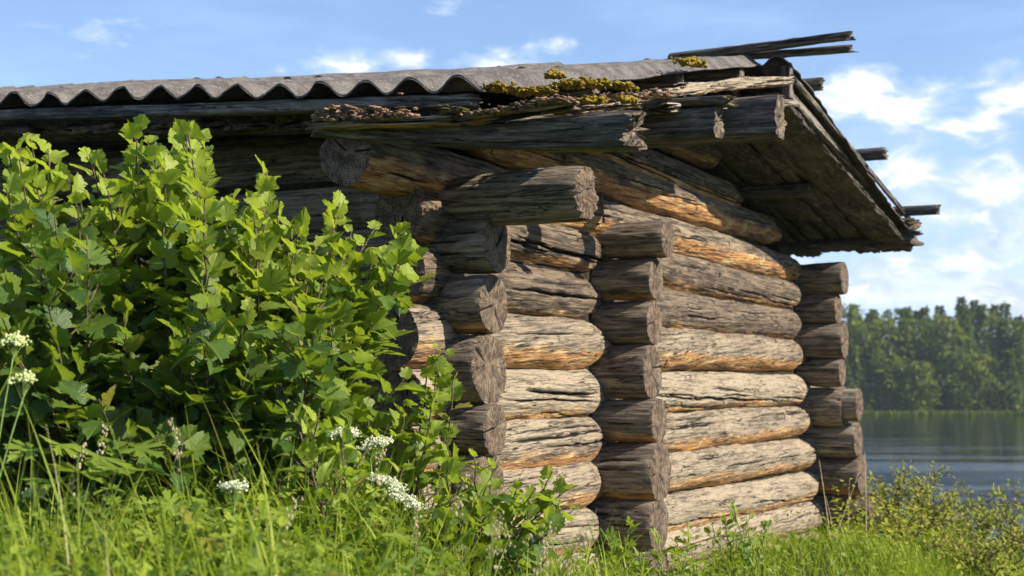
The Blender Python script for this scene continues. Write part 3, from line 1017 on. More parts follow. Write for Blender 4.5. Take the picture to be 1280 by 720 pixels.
# poles past the verge of the far slope
for (px, py, a, r, n) in ((1026, 105, 2.95, .036, 831), (1106, 192, 4.15, .037, 832), (1172, 262, 5.35, .034, 833)):
    t_, z, d = hit_a(px, py, a)
    beam('roof_pole', B(a, t_, z), B(a, 4.5, z + .03), r, r, roof, n, sq=2.4, ragged0=.02, end=.01, nr=40, step=.02, pale=.15, lump=.09)
# ridge boards
t_, z, d = hit_a(1060, 45, A_RIDGE)
t2, z2, _ = hit_a(840, 73, A_RIDGE)
beam('ridge_board', B(A_RIDGE, t_, z), B(A_RIDGE, t2, z2), .034, .020, roof, 841, sq=3, ragged0=.03, end=.015, pale=.3, nr=48, step=.015, lump=.2,
     fibre=.005, label='upper ridge board crusted with lichen')
t_, z, d = hit_a(1062, 61, A_RIDGE + .1)
t2, z2, _ = hit_a(985, 71, A_RIDGE + .1)
beam('ridge_board', B(A_RIDGE + .1, t_, z), B(A_RIDGE + .1, 4.6, z + (4.6 - t_) * .03), .03, .017, roof, 842, sq=5, ragged0=.03, end=.012, pale=.25, nr=48, step=.02, lump=.05)
# short post that carries the ridge at the gable
t_, z, d = hit_a(984, 100, A_RIDGE + .05)
beam('ridge_block', B(A_RIDGE + .04, t_, z - .10), B(A_RIDGE + .04, t_, z + .065), .03, .028, roof, 843, sq=5, up=U, pale=.3, nr=40)
# verge boards of the far slope
t_, z, d = hit_a(981, 112, A_RIDGE + .02)
t2, z2, _ = hit_a(1126, 276, 5.6)
beam('verge_board', B(A_RIDGE + .02, t_, z), B(5.6, t2, z2), .013, .022, roof, 851, sq=5, pale=.5, ragged0=.04, step=.015, nr=48, lump=.12)
t_, z, d = hit_a(990, 97, A_RIDGE + .06)
t2, z2, _ = hit_a(1140, 278, 5.62)
beam('verge_board', B(A_RIDGE + .06, t_, z), B(5.62, t2, z2), .012, .016, roof, 852, sq=5, pale=.3, ragged0=.04, step=.015, nr=48, lump=.1)


def rubble(name, centre_pts, size, n, mat, parent, seed, flat=.42, lo=.2, axis_spread=(.05, .03, .012), sub_=2, rough=.35, label=None):
    """a crumbly mass made of many small noisy lumps strewn along a polyline; one mesh"""
    rs = np.random.default_rng(seed)
    import bmesh
    bm = bmesh.new()
    bmesh.ops.create_icosphere(bm, subdivisions=sub_, radius=1)
    bv = np.array([v.co[:] for v in bm.verts])
    bf = np.array([[v.index for v in f.verts] for f in bm.faces])
    bm.free()
    cp = np.array([tuple(p) for p in centre_pts])
    seg = rs.uniform(0, len(cp) - 1, n)
    i0 = np.minimum(seg.astype(int), len(cp) - 2)
    c = cp[i0] + (cp[i0 + 1] - cp[i0]) * (seg - i0)[:, None]
    vs, fs = [], []
    for k_ in range(n):
        s = size * rs.uniform(lo, 1)
        v = bv * s * np.array([rs.uniform(.6, 1.9), rs.uniform(.6, 1.5), flat * rs.uniform(.7, 1.3)])
        v = v * (1 + rough * fbm(bv * 3.4 + k_ * 7.3, seed + k_, 2)[:, None])
        r_ = rs.uniform(0, 6.28)
        R_ = np.array([[math.cos(r_), -math.sin(r_), 0], [math.sin(r_), math.cos(r_), 0], [0, 0, 1]])
        off_ = rs.normal(0, 1, 3) * np.array(axis_spread)
        ow = np.array(V) * off_[0] + np.array(U) * off_[1] + np.array([0, 0, abs(off_[2]) if axis_spread[2] > 0 else 0])
        vs.append(v @ R_.T + c[k_] + ow)
        fs.append(bf + k_ * len(bv))
    o = link(name, mesh_from(name, np.concatenate(vs), np.concatenate(fs), mat), parent)
    if label:
        o['label'] = label
    return o


def along(pxs, a):
    out = []
    for (x, y, *r_) in pxs:
        aa = r_[0] if r_ else a
        t_, z, _ = hit_a(x, y, aa)
        out.append(B(aa, t_, z))
    return out


rubble('debris', along([(400, 152), (425, 152), (455, 148)], -.70), .017, 150, M_DEBRIS, roof, 901, axis_spread=(.016, .014, .016), rough=.8)
rubble('debris', along([(456, 150), (490, 150), (508, 146)], -.70), .015, 110, M_DEBRIS, roof, 902, axis_spread=(.016, .014, .016), rough=.8)
rubble('debris', along([(548, 143), (566, 141), (580, 141)], -.70), .012, 90, M_DRYMOSS, roof, 903, axis_spread=(.01, .014, .010), rough=.6)
rubble('debris', along([(588, 146), (620, 144), (660, 137), (700, 130), (712, 130)], -.70), .013, 330, M_DEBRIS, roof, 904, axis_spread=(.016, .018, .010), rough=.8)
rubble('debris', along([(735, 128, -.2), (760, 122, 0), (800, 121, .3), (850, 116, .9)], 0), .013, 330, M_DEBRIS, roof, 905, axis_spread=(.03, .03, .006), rough=.6)
# moss cushions
rubble('moss', along([(613, 111), (640, 116), (665, 118), (687, 115)], -.60), .009, 380, M_MOSS, roof, 911, flat=.6, axis_spread=(.018, .016, .009), rough=.6)
rubble('moss', along([(690, 95), (697, 97)], -.45), .010, 110, M_MOSS, roof, 912, flat=.7, axis_spread=(.012, .012, .006), rough=.45)
rubble('moss', along([(704, 108, -.4), (730, 105, -.3), (760, 107, -.1), (788, 112, .0)], 0), .009, 420, M_MOSS, roof, 913, flat=.6, axis_spread=(.02, .03, .006), rough=.45)
rubble('moss', along([(780, 125, -.1), (790, 128, 0)], 0), .011, 90, M_MOSS, roof, 914, flat=.8, axis_spread=(.01, .02, .006), rough=.45)
rubble('moss', along([(730, 128, -.4), (752, 126, -.3)], 0), .009, 110, M_MOSS, roof, 915, flat=.7, axis_spread=(.01, .02, .006), rough=.45)
rubble('moss', along([(850, 79, 1.0), (868, 80, 1.2), (876, 80, 1.3)], 0), .012, 170, M_MOSS, roof, 916, flat=.8, axis_spread=(.012, .03, .008), rough=.45)
rubble('moss', along([(925, 101, 1.9), (945, 100, 2.1)], 0), .009, 90, M_MOSS, roof, 917, flat=.7, axis_spread=(.012, .02, .004), rough=.45)
for (q0, q1, hh_, sd_) in (((705, 139, -.35), (792, 131, .2), .012, 861), ((790, 122, .35), (880, 113, 1.1), .016, 862), ((850, 111, .9), (986, 101, 2.35), .022, 863), ((585, 150, -.67), (716, 133, -.67), .013, 864), ((396, 157, -.67), (560, 151, -.67), .012, 866)):
    pp = along([q0, q1], 0)
    beam('rotten_board', pp[0], pp[1], .03, hh_, roof, sd_, sq=4, pale=.95, warm=.3, mats=[M_LOG, M_OLDEND], ragged0=.05, ragged1=.05, lump=.35, fibre=.006, step=.008, nr=56, ncr=8)
rubble('dry_moss', along([(250, 142), (300, 150), (340, 148), (380, 152)], -.42), .035, 60, M_DRYMOSS, roof, 918, flat=.8, axis_spread=(.03, .03, .01), rough=.5)

# ------------------------------------------------------------------ vegetation helpers
def leaf_template(outline, fold=.25, droop=.35, mid=None, cup=0.0):
    """outline: right half (x, y>=0) from base to tip; leaf along +X, unit length."""
    mid = mid or (.30, 0)
    up = [(x, y) for x, y in outline]
    lo_ = [(x, -y) for x, y in outline[1:-1]][::-1]
    ring = up + lo_
    pts = [mid] + ring
    v = []
    vein = []
    for (x, y) in pts:
        z = fold * abs(y) - droop * x * x - cup * y * y
        v.append((x, y, z))
        vein.append(1.0 if abs(y) < 1e-4 else 0.0)
    f = []
    n = len(ring)
    for i in range(n):
        f.append((0, 1 + i, 1 + (i + 1) % n))
    return np.array(v), np.array(f)[:, ::-1], np.array(vein)


CURR = [(0, 0), (-.10, .10), (-.14, .24), (-.06, .36), (-.02, .50), (.08, .47), (.14, .50), (.21, .43), (.27, .43), (.32, .51), (.42, .53), (.45, .60), (.54, .56), (.60, .46),
        (.60, .38), (.67, .36), (.71, .38), (.77, .28), (.84, .26), (.88, .15), (.96, .05), (1.02, 0)]
OVAL = [(0, 0), (.12, .14), (.3, .24), (.5, .26), (.7, .19), (.88, .08), (1, 0)]
NETTLE = [(0, 0), (.04, .16), (.12, .17), (.15, .24), (.25, .24), (.30, .29), (.42, .25), (.47, .28), (.58, .19), (.63, .21), (.75, .11), (.80, .12), (1, 0)]
GERA = [(0, 0), (-.10, .06), (-.42, .30), (-.30, .36), (-.38, .48), (-.20, .44), (-.05, .22), (-.02, .24), (-.14, .62), (0, .60), (.02, .78), (.12, .62), (.20, .62), (.16, .30), (.20, .24),
        (.36, .56), (.44, .48), (.58, .62), (.58, .44), (.72, .42), (.50, .22), (.34, .10), (.62, .14), (.66, .24), (.78, .14), (.86, .18), (.88, .06), (1.05, 0)]
T_CURR = leaf_template(CURR, .18, .30, (.24, 0))
T_CURR2 = leaf_template([(x, y * .9 + .02 * (y > 0)) for x, y in CURR], .42, .12, (.22, 0))
T_OVAL = leaf_template(OVAL, .25, .25, (.4, 0))
T_NET = leaf_template(NETTLE, .22, .35, (.35, 0))
T_GERA = leaf_template(GERA, .10, .22, (.05, 0))


def norm(v):
    return v / (np.linalg.norm(v, axis=-1, keepdims=True) + 1e-9)


def leaves_arrays(tpl, pos, dirs, nrm, size, rnd, young, rs, jitter=.05, wscale=None):
    v, f, vein = tpl
    N = len(pos)
    x = norm(dirs)
    y = norm(np.cross(nrm, x))
    z = np.cross(x, y)
    ws = rs.uniform(.85, 1.15, N) if wscale is None else wscale
    loc = np.broadcast_to(v, (N,) + v.shape).copy()
    loc = loc * (1 + jitter * rs.normal(0, 1, loc.shape))
    # curl differs leaf to leaf
    loc[..., 2] += (rs.normal(0, .22, N))[:, None] * loc[..., 0] ** 2 + (rs.normal(0, .25, N))[:, None] * loc[..., 1] * loc[..., 0]
    loc[..., 1] *= ws[:, None]
    loc = loc * size[:, None, None]
    w_ = pos[:, None] + loc[..., 0:1] * x[:, None] + loc[..., 1:2] * y[:, None] + loc[..., 2:3] * z[:, None]
    F_ = (f[None] + (np.arange(N) * len(v))[:, None, None]).reshape(-1, 3)
    return w_.reshape(-1, 3), F_, np.repeat(rnd, len(v)), np.repeat(young, len(v)), np.tile(np.stack([v[:, 0], v[:, 1], 0 * v[:, 0]], -1), (N, 1))


def leaves_object(name, packs, mat, parent=None):
    vs, fs, rn, yg, vn = [], [], [], [], []
    base = 0
    for (v, f, r_, y_, e_) in packs:
        vs.append(v)
        fs.append(f + base)
        rn.append(r_)
        yg.append(y_)
        vn.append(e_)
        base += len(v)
    me = mesh_from(name, np.concatenate(vs), np.concatenate(fs), mat, None,
                   {'rnd': np.concatenate(rn), 'young': np.concatenate(yg), 'luv': np.concatenate(vn)})
    return link(name, me, parent)


def bezier(p0, p1, p2, n):
    s = np.linspace(0, 1, n)[:, None]
    return (1 - s) ** 2 * p0 + 2 * s * (1 - s) * p1 + s ** 2 * p2


def bush(name, label, cat, canes, rs, tpl, mat, lsize, stem_r=.008, internode=.035, leaf_from=.3, twigs=6, twig_len=.2, young_bias=0.0, group=None,
         up_bias=.35, stem_mat=None, petiole=.35):
    """canes: (base, tip, dens, young) world points"""
    root = thing(name, label, cat, group, loc=tuple(canes[0][0]))
    org = np.array(root.location)
    paths = []
    pos, dirs, nrms, sz, yg, rn = [], [], [], [], [], []

    def dress(path, s0, inter, scale, young, end_young=True):
        seg = np.linalg.norm(np.diff(path, axis=0), axis=1)
        cum = np.concatenate([[0], np.cumsum(seg)])
        Ln = cum[-1]
        n = max(2, int(Ln * (1 - s0) / inter))
        az = rs.uniform(0, 6.28)
        for k_ in range(n):
            s = Ln * (s0 + (1 - s0) * (k_ + rs.uniform(0, .7)) / n)
            p = np.array([np.interp(s, cum, path[:, c]) for c in range(3)])
            q = s / Ln
            i_ = min(len(path) - 2, int(np.searchsorted(cum, s) - 1) if s > 0 else 0)
            tan = norm(path[i_ + 1] - path[i_])
            az += 2.4 + rs.normal(0, .3)
            e1 = norm(np.cross(tan, [0.3, .1, 1]))
            e2 = np.cross(tan, e1)
            out = math.cos(az) * e1 + math.sin(az) * e2
            d = out + tan * (.25 + .9 * q * q) + np.array([0, 0, up_bias * q])
            size = lsize * scale * rs.uniform(.65, 1.15) * (1 - .45 * max(0, (q - .8) / .2))
            pet = size * petiole * rs.uniform(.7, 1.4)
            base_p = p + norm(d) * pet
            if pet > .015:
                paths.append((np.array([p, p + norm(d) * pet * .5 + [0, 0, pet * .1], base_p]), np.array([.0014, .0011, .0009])))
            d2 = norm(d) + np.array([0, 0, -.35 + .55 * q + rs.normal(0, .25)]) + rs.normal(0, .15, 3)
            nn = np.array([0, 0, 1.0]) + rs.normal(0, .33, 3) + .35 * tan + .25 * np.array(S)
            pos.append(base_p)
            dirs.append(d2)
            nrms.append(nn)
            sz.append(size)
            yg.append(np.clip(young * (.15 + 1.0 * q ** 3) + rs.normal(0, .16), 0, 1))
            rn.append(rs.uniform(0, 1))

    for (b0, tip, dens, young) in canes:
        b0 = np.array(b0, float)
        tip = np.array(tip, float)
        ctrl = b0 * .35 + tip * .65
        ctrl[2] = b0[2] + (tip[2] - b0[2]) * .45
        ctrl[:2] = b0[:2] * .55 + tip[:2] * .45
        ctrl += rs.normal(0, .05, 3)
        path = bezier(b0, ctrl, tip, 14)
        path[1:-1] += rs.normal(0, .004, path[1:-1].shape)
        Lc = np.linalg.norm(tip - b0)
        paths.append((path, np.linspace(stem_r, .0022, 14)))
        dress(path, leaf_from, internode / dens, 1.0, young)
        for _ in range(int(twigs * dens)):
            s = rs.uniform(.28, .92)
            k_ = int(s * 13)
            p = path[k_]
            tan = norm(path[min(13, k_ + 1)] - path[k_])
            az = rs.uniform(0, 6.28)
            out = np.array([math.cos(az), math.sin(az), rs.uniform(.1, .9)])
            L_ = twig_len * rs.uniform(.5, 1.2) * (1.1 - .5 * s)
            e = p + norm(out + tan * .5) * L_
            tp = bezier(p, (p + e) / 2 + [0, 0, -.02 + .03 * rs.normal()], e, 6)
            paths.append((tp, np.linspace(.0035, .0016, 6)))
            dress(tp, .15, internode * .85, .85, young * .8)
    pos, dirs, nrms, sz, yg, rn = map(np.array, (pos, dirs, nrms, sz, yg, rn))
    pk = []
    if isinstance(tpl, tuple) and isinstance(tpl[0], tuple):
        choice = rs.integers(0, len(tpl), len(pos))
        for c in range(len(tpl)):
            m_ = choice == c
            if m_.any():
                pk.append(leaves_arrays(tpl[c], pos[m_] - org, dirs[m_], nrms[m_], sz[m_], rn[m_], yg[m_], rs))
    leaves_object('foliage', pk, mat, root)
    paths = [(p_ - org, r_) for p_, r_ in paths]
    link('stems', tube_mesh('stems', paths, stem_mat or M_BARK, 5), root)
    return root


# ------------------------------------------------------------------ the big currant bush
rs = np.random.default_rng(11)


def G(x, y):
    return float(ground_h(np.array(x), np.array(y)))


tips = [(22, 175, 4.1, 1), (60, 178, 4.3, 1), (8, 230, 4.0, .8), (85, 215, 4.0, .9), (112, 185, 4.4, 1), (135, 230, 4.1, .9), (165, 165, 4.3, 1), (185, 168, 4.2, 1), (205, 190, 4.0, 1),
        (235, 158, 4.2, 1), (258, 175, 4.4, 1), (250, 215, 4.1, 1), (290, 235, 4.3, .9), (330, 215, 4.3, 1), (318, 260, 4.1, .9), (350, 255, 4.5, .9), (372, 285, 4.3, .9), (395, 300, 4.5, .9),
        (422, 255, 4.6, 1), (440, 280, 4.5, 1), (470, 275, 4.5, 1), (500, 275, 4.5, 1), (502, 285, 4.6, .9), (470, 312, 4.4, .9), (438, 340, 4.5, .8), (428, 375, 4.4, .9),
        (310, 375, 3.9, 1), (420, 345, 4.4, .7), (445, 300, 4.6, .8), (75, 260, 4.5, .8), (155, 260, 4.3, .8), (215, 250, 4.3, .9), (30, 290, 4.2, .5), (280, 290, 4.2, .7), (350, 320, 4.2, .6),
        (232, 150, 4.3, 1), (172, 152, 4.25, 1), (335, 205, 4.4, 1), (425, 245, 4.6, 1), (38, 165, 4.25, 1), (10, 180, 4.3, 1), (100, 240, 4.1, .8), (130, 210, 4.2, .9)]
canes = []
for (px, py, d, yg_) in tips:
    tp = P(px, py + 8, d)
    bx_ = -.95 + (tp.x + .95) * .35 + rs.uniform(-.12, .12)
    by_ = 4.35 + rs.uniform(-.2, .25)
    canes.append(((bx_, by_, G(bx_, by_)), tuple(tp), 1.0, yg_))
for (px, py, d, yg_) in list(tips):
    for _ in range(int(rs.uniform() < .5)):
        px2, py2, d = px + rs.uniform(-26, 26), py + rs.uniform(18, 60), d + rs.uniform(-.2, .2)
        tp = P(px2, py2, d)
        bx_ = -.95 + (tp.x + .95) * .35 + rs.uniform(-.12, .12)
        by_ = 4.35 + rs.uniform(-.2, .25)
        canes.append(((bx_, by_, G(bx_, by_)), tuple(tp), 1.0, yg_ * .9))
for _ in range(26):       # fuller towards the corner logs
    tp = P(rs.uniform(310, 408), rs.uniform(330, 520), rs.uniform(4.1, 4.5))
    bx_ = -.75 + rs.uniform(-.15, .15)
    canes.append(((bx_, 4.35, G(bx_, 4.35)), tuple(tp), 1.0, rs.uniform(.3, .9)))
for _ in range(60):       # body of the bush
    px = rs.uniform(-60, 405)
    top = np.interp(px, [-60, 0, 100, 200, 300, 400, 470], [240, 240, 260, 240, 310, 360, 400])
    py = rs.uniform(top, 560)
    d = rs.uniform(3.65, 4.5)
    tp = P(px, py, d)
    bx_ = -.95 + (tp.x + .95) * .45 + rs.uniform(-.2, .2)
    by_ = 4.35 + rs.uniform(-.25, .25)
    canes.append(((bx_, by_, G(bx_, by_)), tuple(tp), 1.0, rs.uniform(0, .45)))
for _ in range(14):       # the side outside the frame
    tp = np.array([rs.uniform(-2.4, -1.6), rs.uniform(3.9, 5.2), rs.uniform(.6, 1.6)])
    bx_ = -1.3 + (tp[0] + 1.3) * .45
    canes.append(((bx_, 4.5, G(bx_, 4.5)), tuple(tp), .8, .4))
bush('currant_bush', 'tall green currant bush covering the left half below the slate eave', 'bush', canes, rs, (T_CURR, T_CURR2), M_CURRANT, .088, .009, .034, .3, 7, .24)

# shoots that reach across the corner logs
canes = []
for (px, py, d, yg_) in [(560, 440, 4.55, 1), (550, 436, 4.5, .9), (565, 468, 4.55, .8), (535, 455, 4.5, 1), (545, 490, 4.4, .9), (505, 500, 4.4, .7), (485, 530, 4.3, .8)]:
    b_ = (-.42 + rs.uniform(-.05, .05), 4.55 + rs.uniform(-.05, .05))
    canes.append(((b_[0], b_[1], G(*b_)), tuple(P(px, py, d)), .9, yg_))
bush('currant_bush', 'slender currant shoot with bright leaves touching the corner log ends', 'bush', canes, rs, (T_CURR, T_CURR2), M_CURRANT, .066, .005, .032, .5, 4, .09)
canes = []
for (px, py, d, yg_) in [(590, 560, 4.4, .9), (560, 575, 4.3, .8), (620, 575, 4.45, .8), (650, 600, 4.4, .9), (690, 590, 4.4, .9), (715, 605, 4.45, .9), (725, 630, 4.4, .9), (665, 640, 4.3, .8),
                         (545, 610, 4.2, .6), (600, 620, 4.3, .5), (635, 665, 4.3, .6), (580, 650, 4.2, .5), (700, 625, 4.4, .8), (555, 545, 4.35, .9), (610, 640, 4.1, .8), (670, 610, 4.3, 1), (560, 640, 4.0, .7), (690, 660, 4.2, .8)]:
    b_ = (-.18 + rs.uniform(-.08, .1), 4.4 + rs.uniform(-.08, .08))
    canes.append(((b_[0], b_[1], G(*b_)), tuple(P(px, py, d)), .9, yg_))
bush('currant_bush', 'low sprawling currant shrub in front of the lowest corner logs', 'bush', canes, rs, (T_CURR, T_CURR2), M_CURRANT, .064, .005, .034, .35, 4, .13)
canes = []
for (px, py, d, yg_) in [(400, 505, 3.7, .9), (430, 535, 3.7, 1), (460, 560, 3.75, 1), (375, 540, 3.6, .9), (350, 600, 3.7, .9), (410, 600, 3.8, .9), (450, 620, 3.9, .8), (480, 640, 3.9, .8),
                         (505, 580, 4.0, .7), (520, 640, 4.0, .6), (330, 640, 3.6, .7), (390, 540, 3.9, .9)]:
    b_ = (-.5 + rs.uniform(-.15, .15), 3.85 + rs.uniform(-.08, .08))
    canes.append(((b_[0], b_[1], G(*b_)), tuple(P(px, py, d)), .9, yg_))
bush('nettle_clump', 'yellow green nettle clump between the big bush and the corner', 'plant', canes, rs, (T_NET, T_NET), M_HERB, .07, .004, .024, .35, 5, .12)

# cut leaved geranium plants at lower left
def herb(name, label, cat, base_xy, heads, tpl, mat, size, rs, up=.6, group=None, stem=.0022):
    z0 = G(*base_xy)
    root = thing(name, label, cat, group, loc=(base_xy[0], base_xy[1], z0))
    org = np.array(root.location)
    paths, pos, dirs, nrms, sz, rn, yg = [], [], [], [], [], [], []
    for (px, py, d, s, yy) in heads:
        tp = np.array(P(px, py, d))
        c_ = (org + tp) / 2
        c_[2] = org[2] + (tp[2] - org[2]) * .7
        paths.append((bezier(org, c_, tp, 9) - org, np.linspace(stem, stem * .6, 9)))
        o = tp[:2] - org[:2]
        dd = np.array([o[0] + rs.normal(0, .1), o[1] - .12, -.02])
        pos.append(tp - org)
        dirs.append(dd)
        nrms.append(np.array([.25, -.55, up + .3]) + rs.normal(0, .15, 3))
        sz.append(s * size)
        rn.append(rs.uniform())
        yg.append(yy)
    leaves_object('leaves', [leaves_arrays(tpl, *map(np.array, (pos, dirs, nrms, sz, rn, yg)), rs, .03)], mat, root)
    link('stems', tube_mesh('stems', paths, M_STALK, 5), root)
    return root


herb('geranium_plant', 'deeply cut geranium leaves under the big bush at the left', 'plant', (-1.05, 3.35),
     [(75, 555, 3.3, 1, .3), (125, 570, 3.2, 1.2, .35), (150, 585, 3.15, 1.2, .3), (100, 590, 3.1, 1.1, .3), (60, 600, 3.1, 1, .4), (40, 560, 3.3, .9, .3), (170, 560, 3.35, .9, .3)],
     T_GERA, M_HERB, .085, rs)
herb('geranium_plant', 'small cut leaved geranium in the grass right of the white umbel', 'plant', (-.55, 3.2),
     [(240, 650, 3.0, .8, .6), (215, 630, 3.1, .8, .5), (335, 668, 3.0, .8, .6), (350, 640, 3.1, .7, .6), (262, 672, 2.9, .8, .5), (190, 668, 2.9, .8, .5)],
     T_GERA, M_HERB, .07, rs)


# umbel flowers
def floret_mesh(name, centres, r, mat, rs, flat=.6):
    import bmesh
    bm = bmesh.new()
    bmesh.ops.create_icosphere(bm, subdivisions=1, radius=1)
    bv = np.array([v.co[:] for v in bm.verts])
    bf = np.array([[v.index for v in f.verts] for f in bm.faces])
    bm.free()
    vs, fs = [], []
    for i, c in enumerate(centres):
        s = r * rs.uniform(.6, 1.2)
        vs.append(bv * s * np.array([rs.uniform(.7, 1.3), rs.uniform(.7, 1.3), flat]) + c + 0)
        fs.append(bf + i * len(bv))
    return mesh_from(name, np.concatenate(vs), np.concatenate(fs), mat, smooth=False)


def umbel(label, px, py, d, base_xy, width, n, mat, rs, group, dome=.40, tilt=(0, 0), r=.0030, leafy=True, size=.05):
    z0 = G(*base_xy)
    root = thing('umbel_flower', label, 'flower', group, loc=(base_xy[0], base_xy[1], z0))
    org = np.array(root.location)
    top = np.array(P(px, py, d))
    c_ = (org * .5 + top * .5)
    c_[2] = org[2] + (top[2] - org[2]) * .6
    neck = top - np.array([tilt[0] * .05, 0.0, .055])
    st = bezier(org, c_, neck, 10) - org
    paths = [(st, np.linspace(.0035, .002, 10))]
    cen = []
    for k_ in range(13):
        a_ = 2.4 * k_
        rr = width * math.sqrt((k_ + .5) / 13)
        uc = np.array([math.cos(a_) * rr, math.sin(a_) * rr * .8, -dome * rr + tilt[0] * math.cos(a_) * rr])
        uc = top - org + uc
        paths.append((np.array([neck - org, (neck - org) * .4 + uc * .6, uc]), .0009))
        for _ in range(n // 13):
            cen.append(uc + rs.normal(0, 1, 3) * np.array([width * .20, width * .20, .005]))
    fl = link('flower_head', floret_mesh('flower_head', cen, r, mat, rs, 1.0), root)
    link('stem', tube_mesh('stem', paths, M_STALK, 5), root)
    if leafy:
        pos, dirs = [], []
        for k_ in range(10):
            p = st[int(rs.integers(3, 9))]
            a_ = rs.uniform(0, 6.28)
            dd = np.array([math.cos(a_), math.sin(a_), .5])
            pos.append(p)
            dirs.append(dd)
        pos, dirs = np.array(pos), np.array(dirs)
        m_ = len(pos)
        leaves_object('leaves', [leaves_arrays(T_GERA, pos, dirs, np.tile([0, -.3, 1.0], (m_, 1)), rs.uniform(.6, 1.1, m_) * size, rs.uniform(0, 1, m_), rs.uniform(.3, .8, m_), rs)], M_HERB, root)
    return root


GU = 'umbel flowers in the meadow by the cabin'
umbel('small flat white umbel standing alone above the grass', 293, 606, 3.3, (-.62, 3.3), .030, 200, M_WHITE, rs, GU, dome=.12)
umbel('creamy umbel highest in the plants by the corner', 432, 536, 3.9, (-.45, 3.8), .038, 340, M_WHITE, rs, GU)
umbel('creamy umbel right beside the lowest visible corner log', 470, 548, 3.95, (-.35, 3.9), .042, 380, M_WHITE, rs, GU, tilt=(.3, 0))
umbel('large whitish umbel at the shrub foot, upper of two', 486, 598, 3.9, (-.33, 3.75), .044, 420, M_WHITE, rs, GU, tilt=(-.5, 0))
umbel('whitish umbel just below and right of the large one', 508, 620, 3.9, (-.28, 3.7), .044, 420, M_WHITE, rs, GU, tilt=(-.5, 0))
umbel('greenish umbel low in the grass at the far left', 45, 612, 3.1, (-1.02, 3.0), .024, 130, M_YELFLOR, rs, GU, dome=.4)
umbel('yellow green umbel sticking out of the bush at the left edge', 17, 418, 3.3, (-1.2, 3.2), .030, 200, M_YELFLOR, rs, GU, dome=.7, r=.0042, leafy=False)
umbel('yellow green umbel below the upper one at the left edge', 30, 466, 3.2, (-1.2, 3.1), .026, 150, M_YELFLOR, rs, GU, dome=.7, r=.0036, leafy=False)

# ------------------------------------------------------------------ weeds beside the gable wall, bank shrubs
canes = []
for (px, py, d) in [(915, 625, 6.6), (890, 655, 6.5), (940, 640, 6.6), (930, 665, 6.5), (905, 645, 6.5), (955, 650, 6.6)]:
    canes.append(((1.02, 6.55, G(1.02, 6.55)), tuple(P(px, py, d)), 1, .8))
bush('leafy_weed', 'leafy green weed against the bright logs of the gable', 'plant', canes, rs, (T_NET, T_OVAL), M_HERB, .05, .003, .03, .25, 3, .10, stem_mat=M_STALK)
canes = []
for (px, py, d) in [(750, 660, 5.2), (790, 655, 5.3), (820, 665, 5.4), (770, 680, 5.2), (845, 675, 5.5), (735, 690, 5.0), (800, 690, 5.2), (860, 650, 5.6)]:
    canes.append(((.45 + rs.uniform(-.15, .15), 5.3, G(.45, 5.3)), tuple(P(px, py, d)), 1, .6))
bush('leafy_weed', 'dark leafy weeds below the middle column of log ends', 'plant', canes, rs, (T_NET, T_GERA), M_HERB, .055, .003, .03, .25, 3, .10, stem_mat=M_STALK)

BANK = [('bank shrub nearest the rear corner of the cabin', 1105, 10.3, 572, 46, 0), ('bank shrub with the tallest reddish shoot', 1168, 10.0, 578, 52, 1),
        ('thin leaved bank shrub in front of the bright water', 1215, 10.6, 590, 48, 0), ('bank shrub at the right edge of the picture', 1272, 10.2, 600, 30, 0),
        ('low bushy growth at the foot of the bank shrubs', 1140, 9.3, 625, 60, 0), ('low yellowish growth in the lower right corner', 1235, 9.2, 635, 66, 0)]
for (lab, px, d, ytop, half, red) in BANK:
    b_ = P(px, 700, d)
    canes = []
    for k_ in range(15):
        xx = px + rs.uniform(-half, half)
        yy = ytop + rs.uniform(-5, 50) + abs(xx - px) * .3
        dd = d + rs.uniform(-.35, .35)
        canes.append(((b_.x + rs.uniform(-.12, .12), b_.y + rs.uniform(-.1, .1), G(b_.x, b_.y)), tuple(P(xx, yy, dd)), 1, rs.uniform(.2, .9)))
    if red:
        canes.append(((b_.x, b_.y, G(b_.x, b_.y)), tuple(P(1168, 576, d)), 1, .5))
    bush('bank_shrub', lab, 'shrub', canes, rs, (T_OVAL, T_OVAL), M_SHRUB, .044, .005, .030, .2, 7, .19, group='young shrubs on the bank by the lake', petiole=.2)

# dry stalks leaning on the rear corner
root = thing('dry_stalks', 'dry pale stalks leaning against the rear corner log ends', 'plant', loc=tuple(P(1035, 690, 8.9)))
org = np.array(root.location)
paths = []
for (x0, y0, x1, y1, r_) in [(1040, 690, 1024, 575, .004), (1043, 690, 1032, 620, .003), (1036, 690, 1074, 590, .0028), (1083, 680, 1081, 566, .0035), (1060, 690, 1062, 600, .0025), (1052, 690, 1028, 640, .003)]:
    a_, b_ = np.array(P(x0, y0, 8.9)), np.array(P(x1, y1, 9.15))
    paths.append((bezier(a_, (a_ + b_) / 2 + rs.normal(0, .02, 3), b_, 8) - org, np.linspace(r_, r_ * .4, 8)))
link('stalk', tube_mesh('stalk', paths, M_STRAW, 5), root)

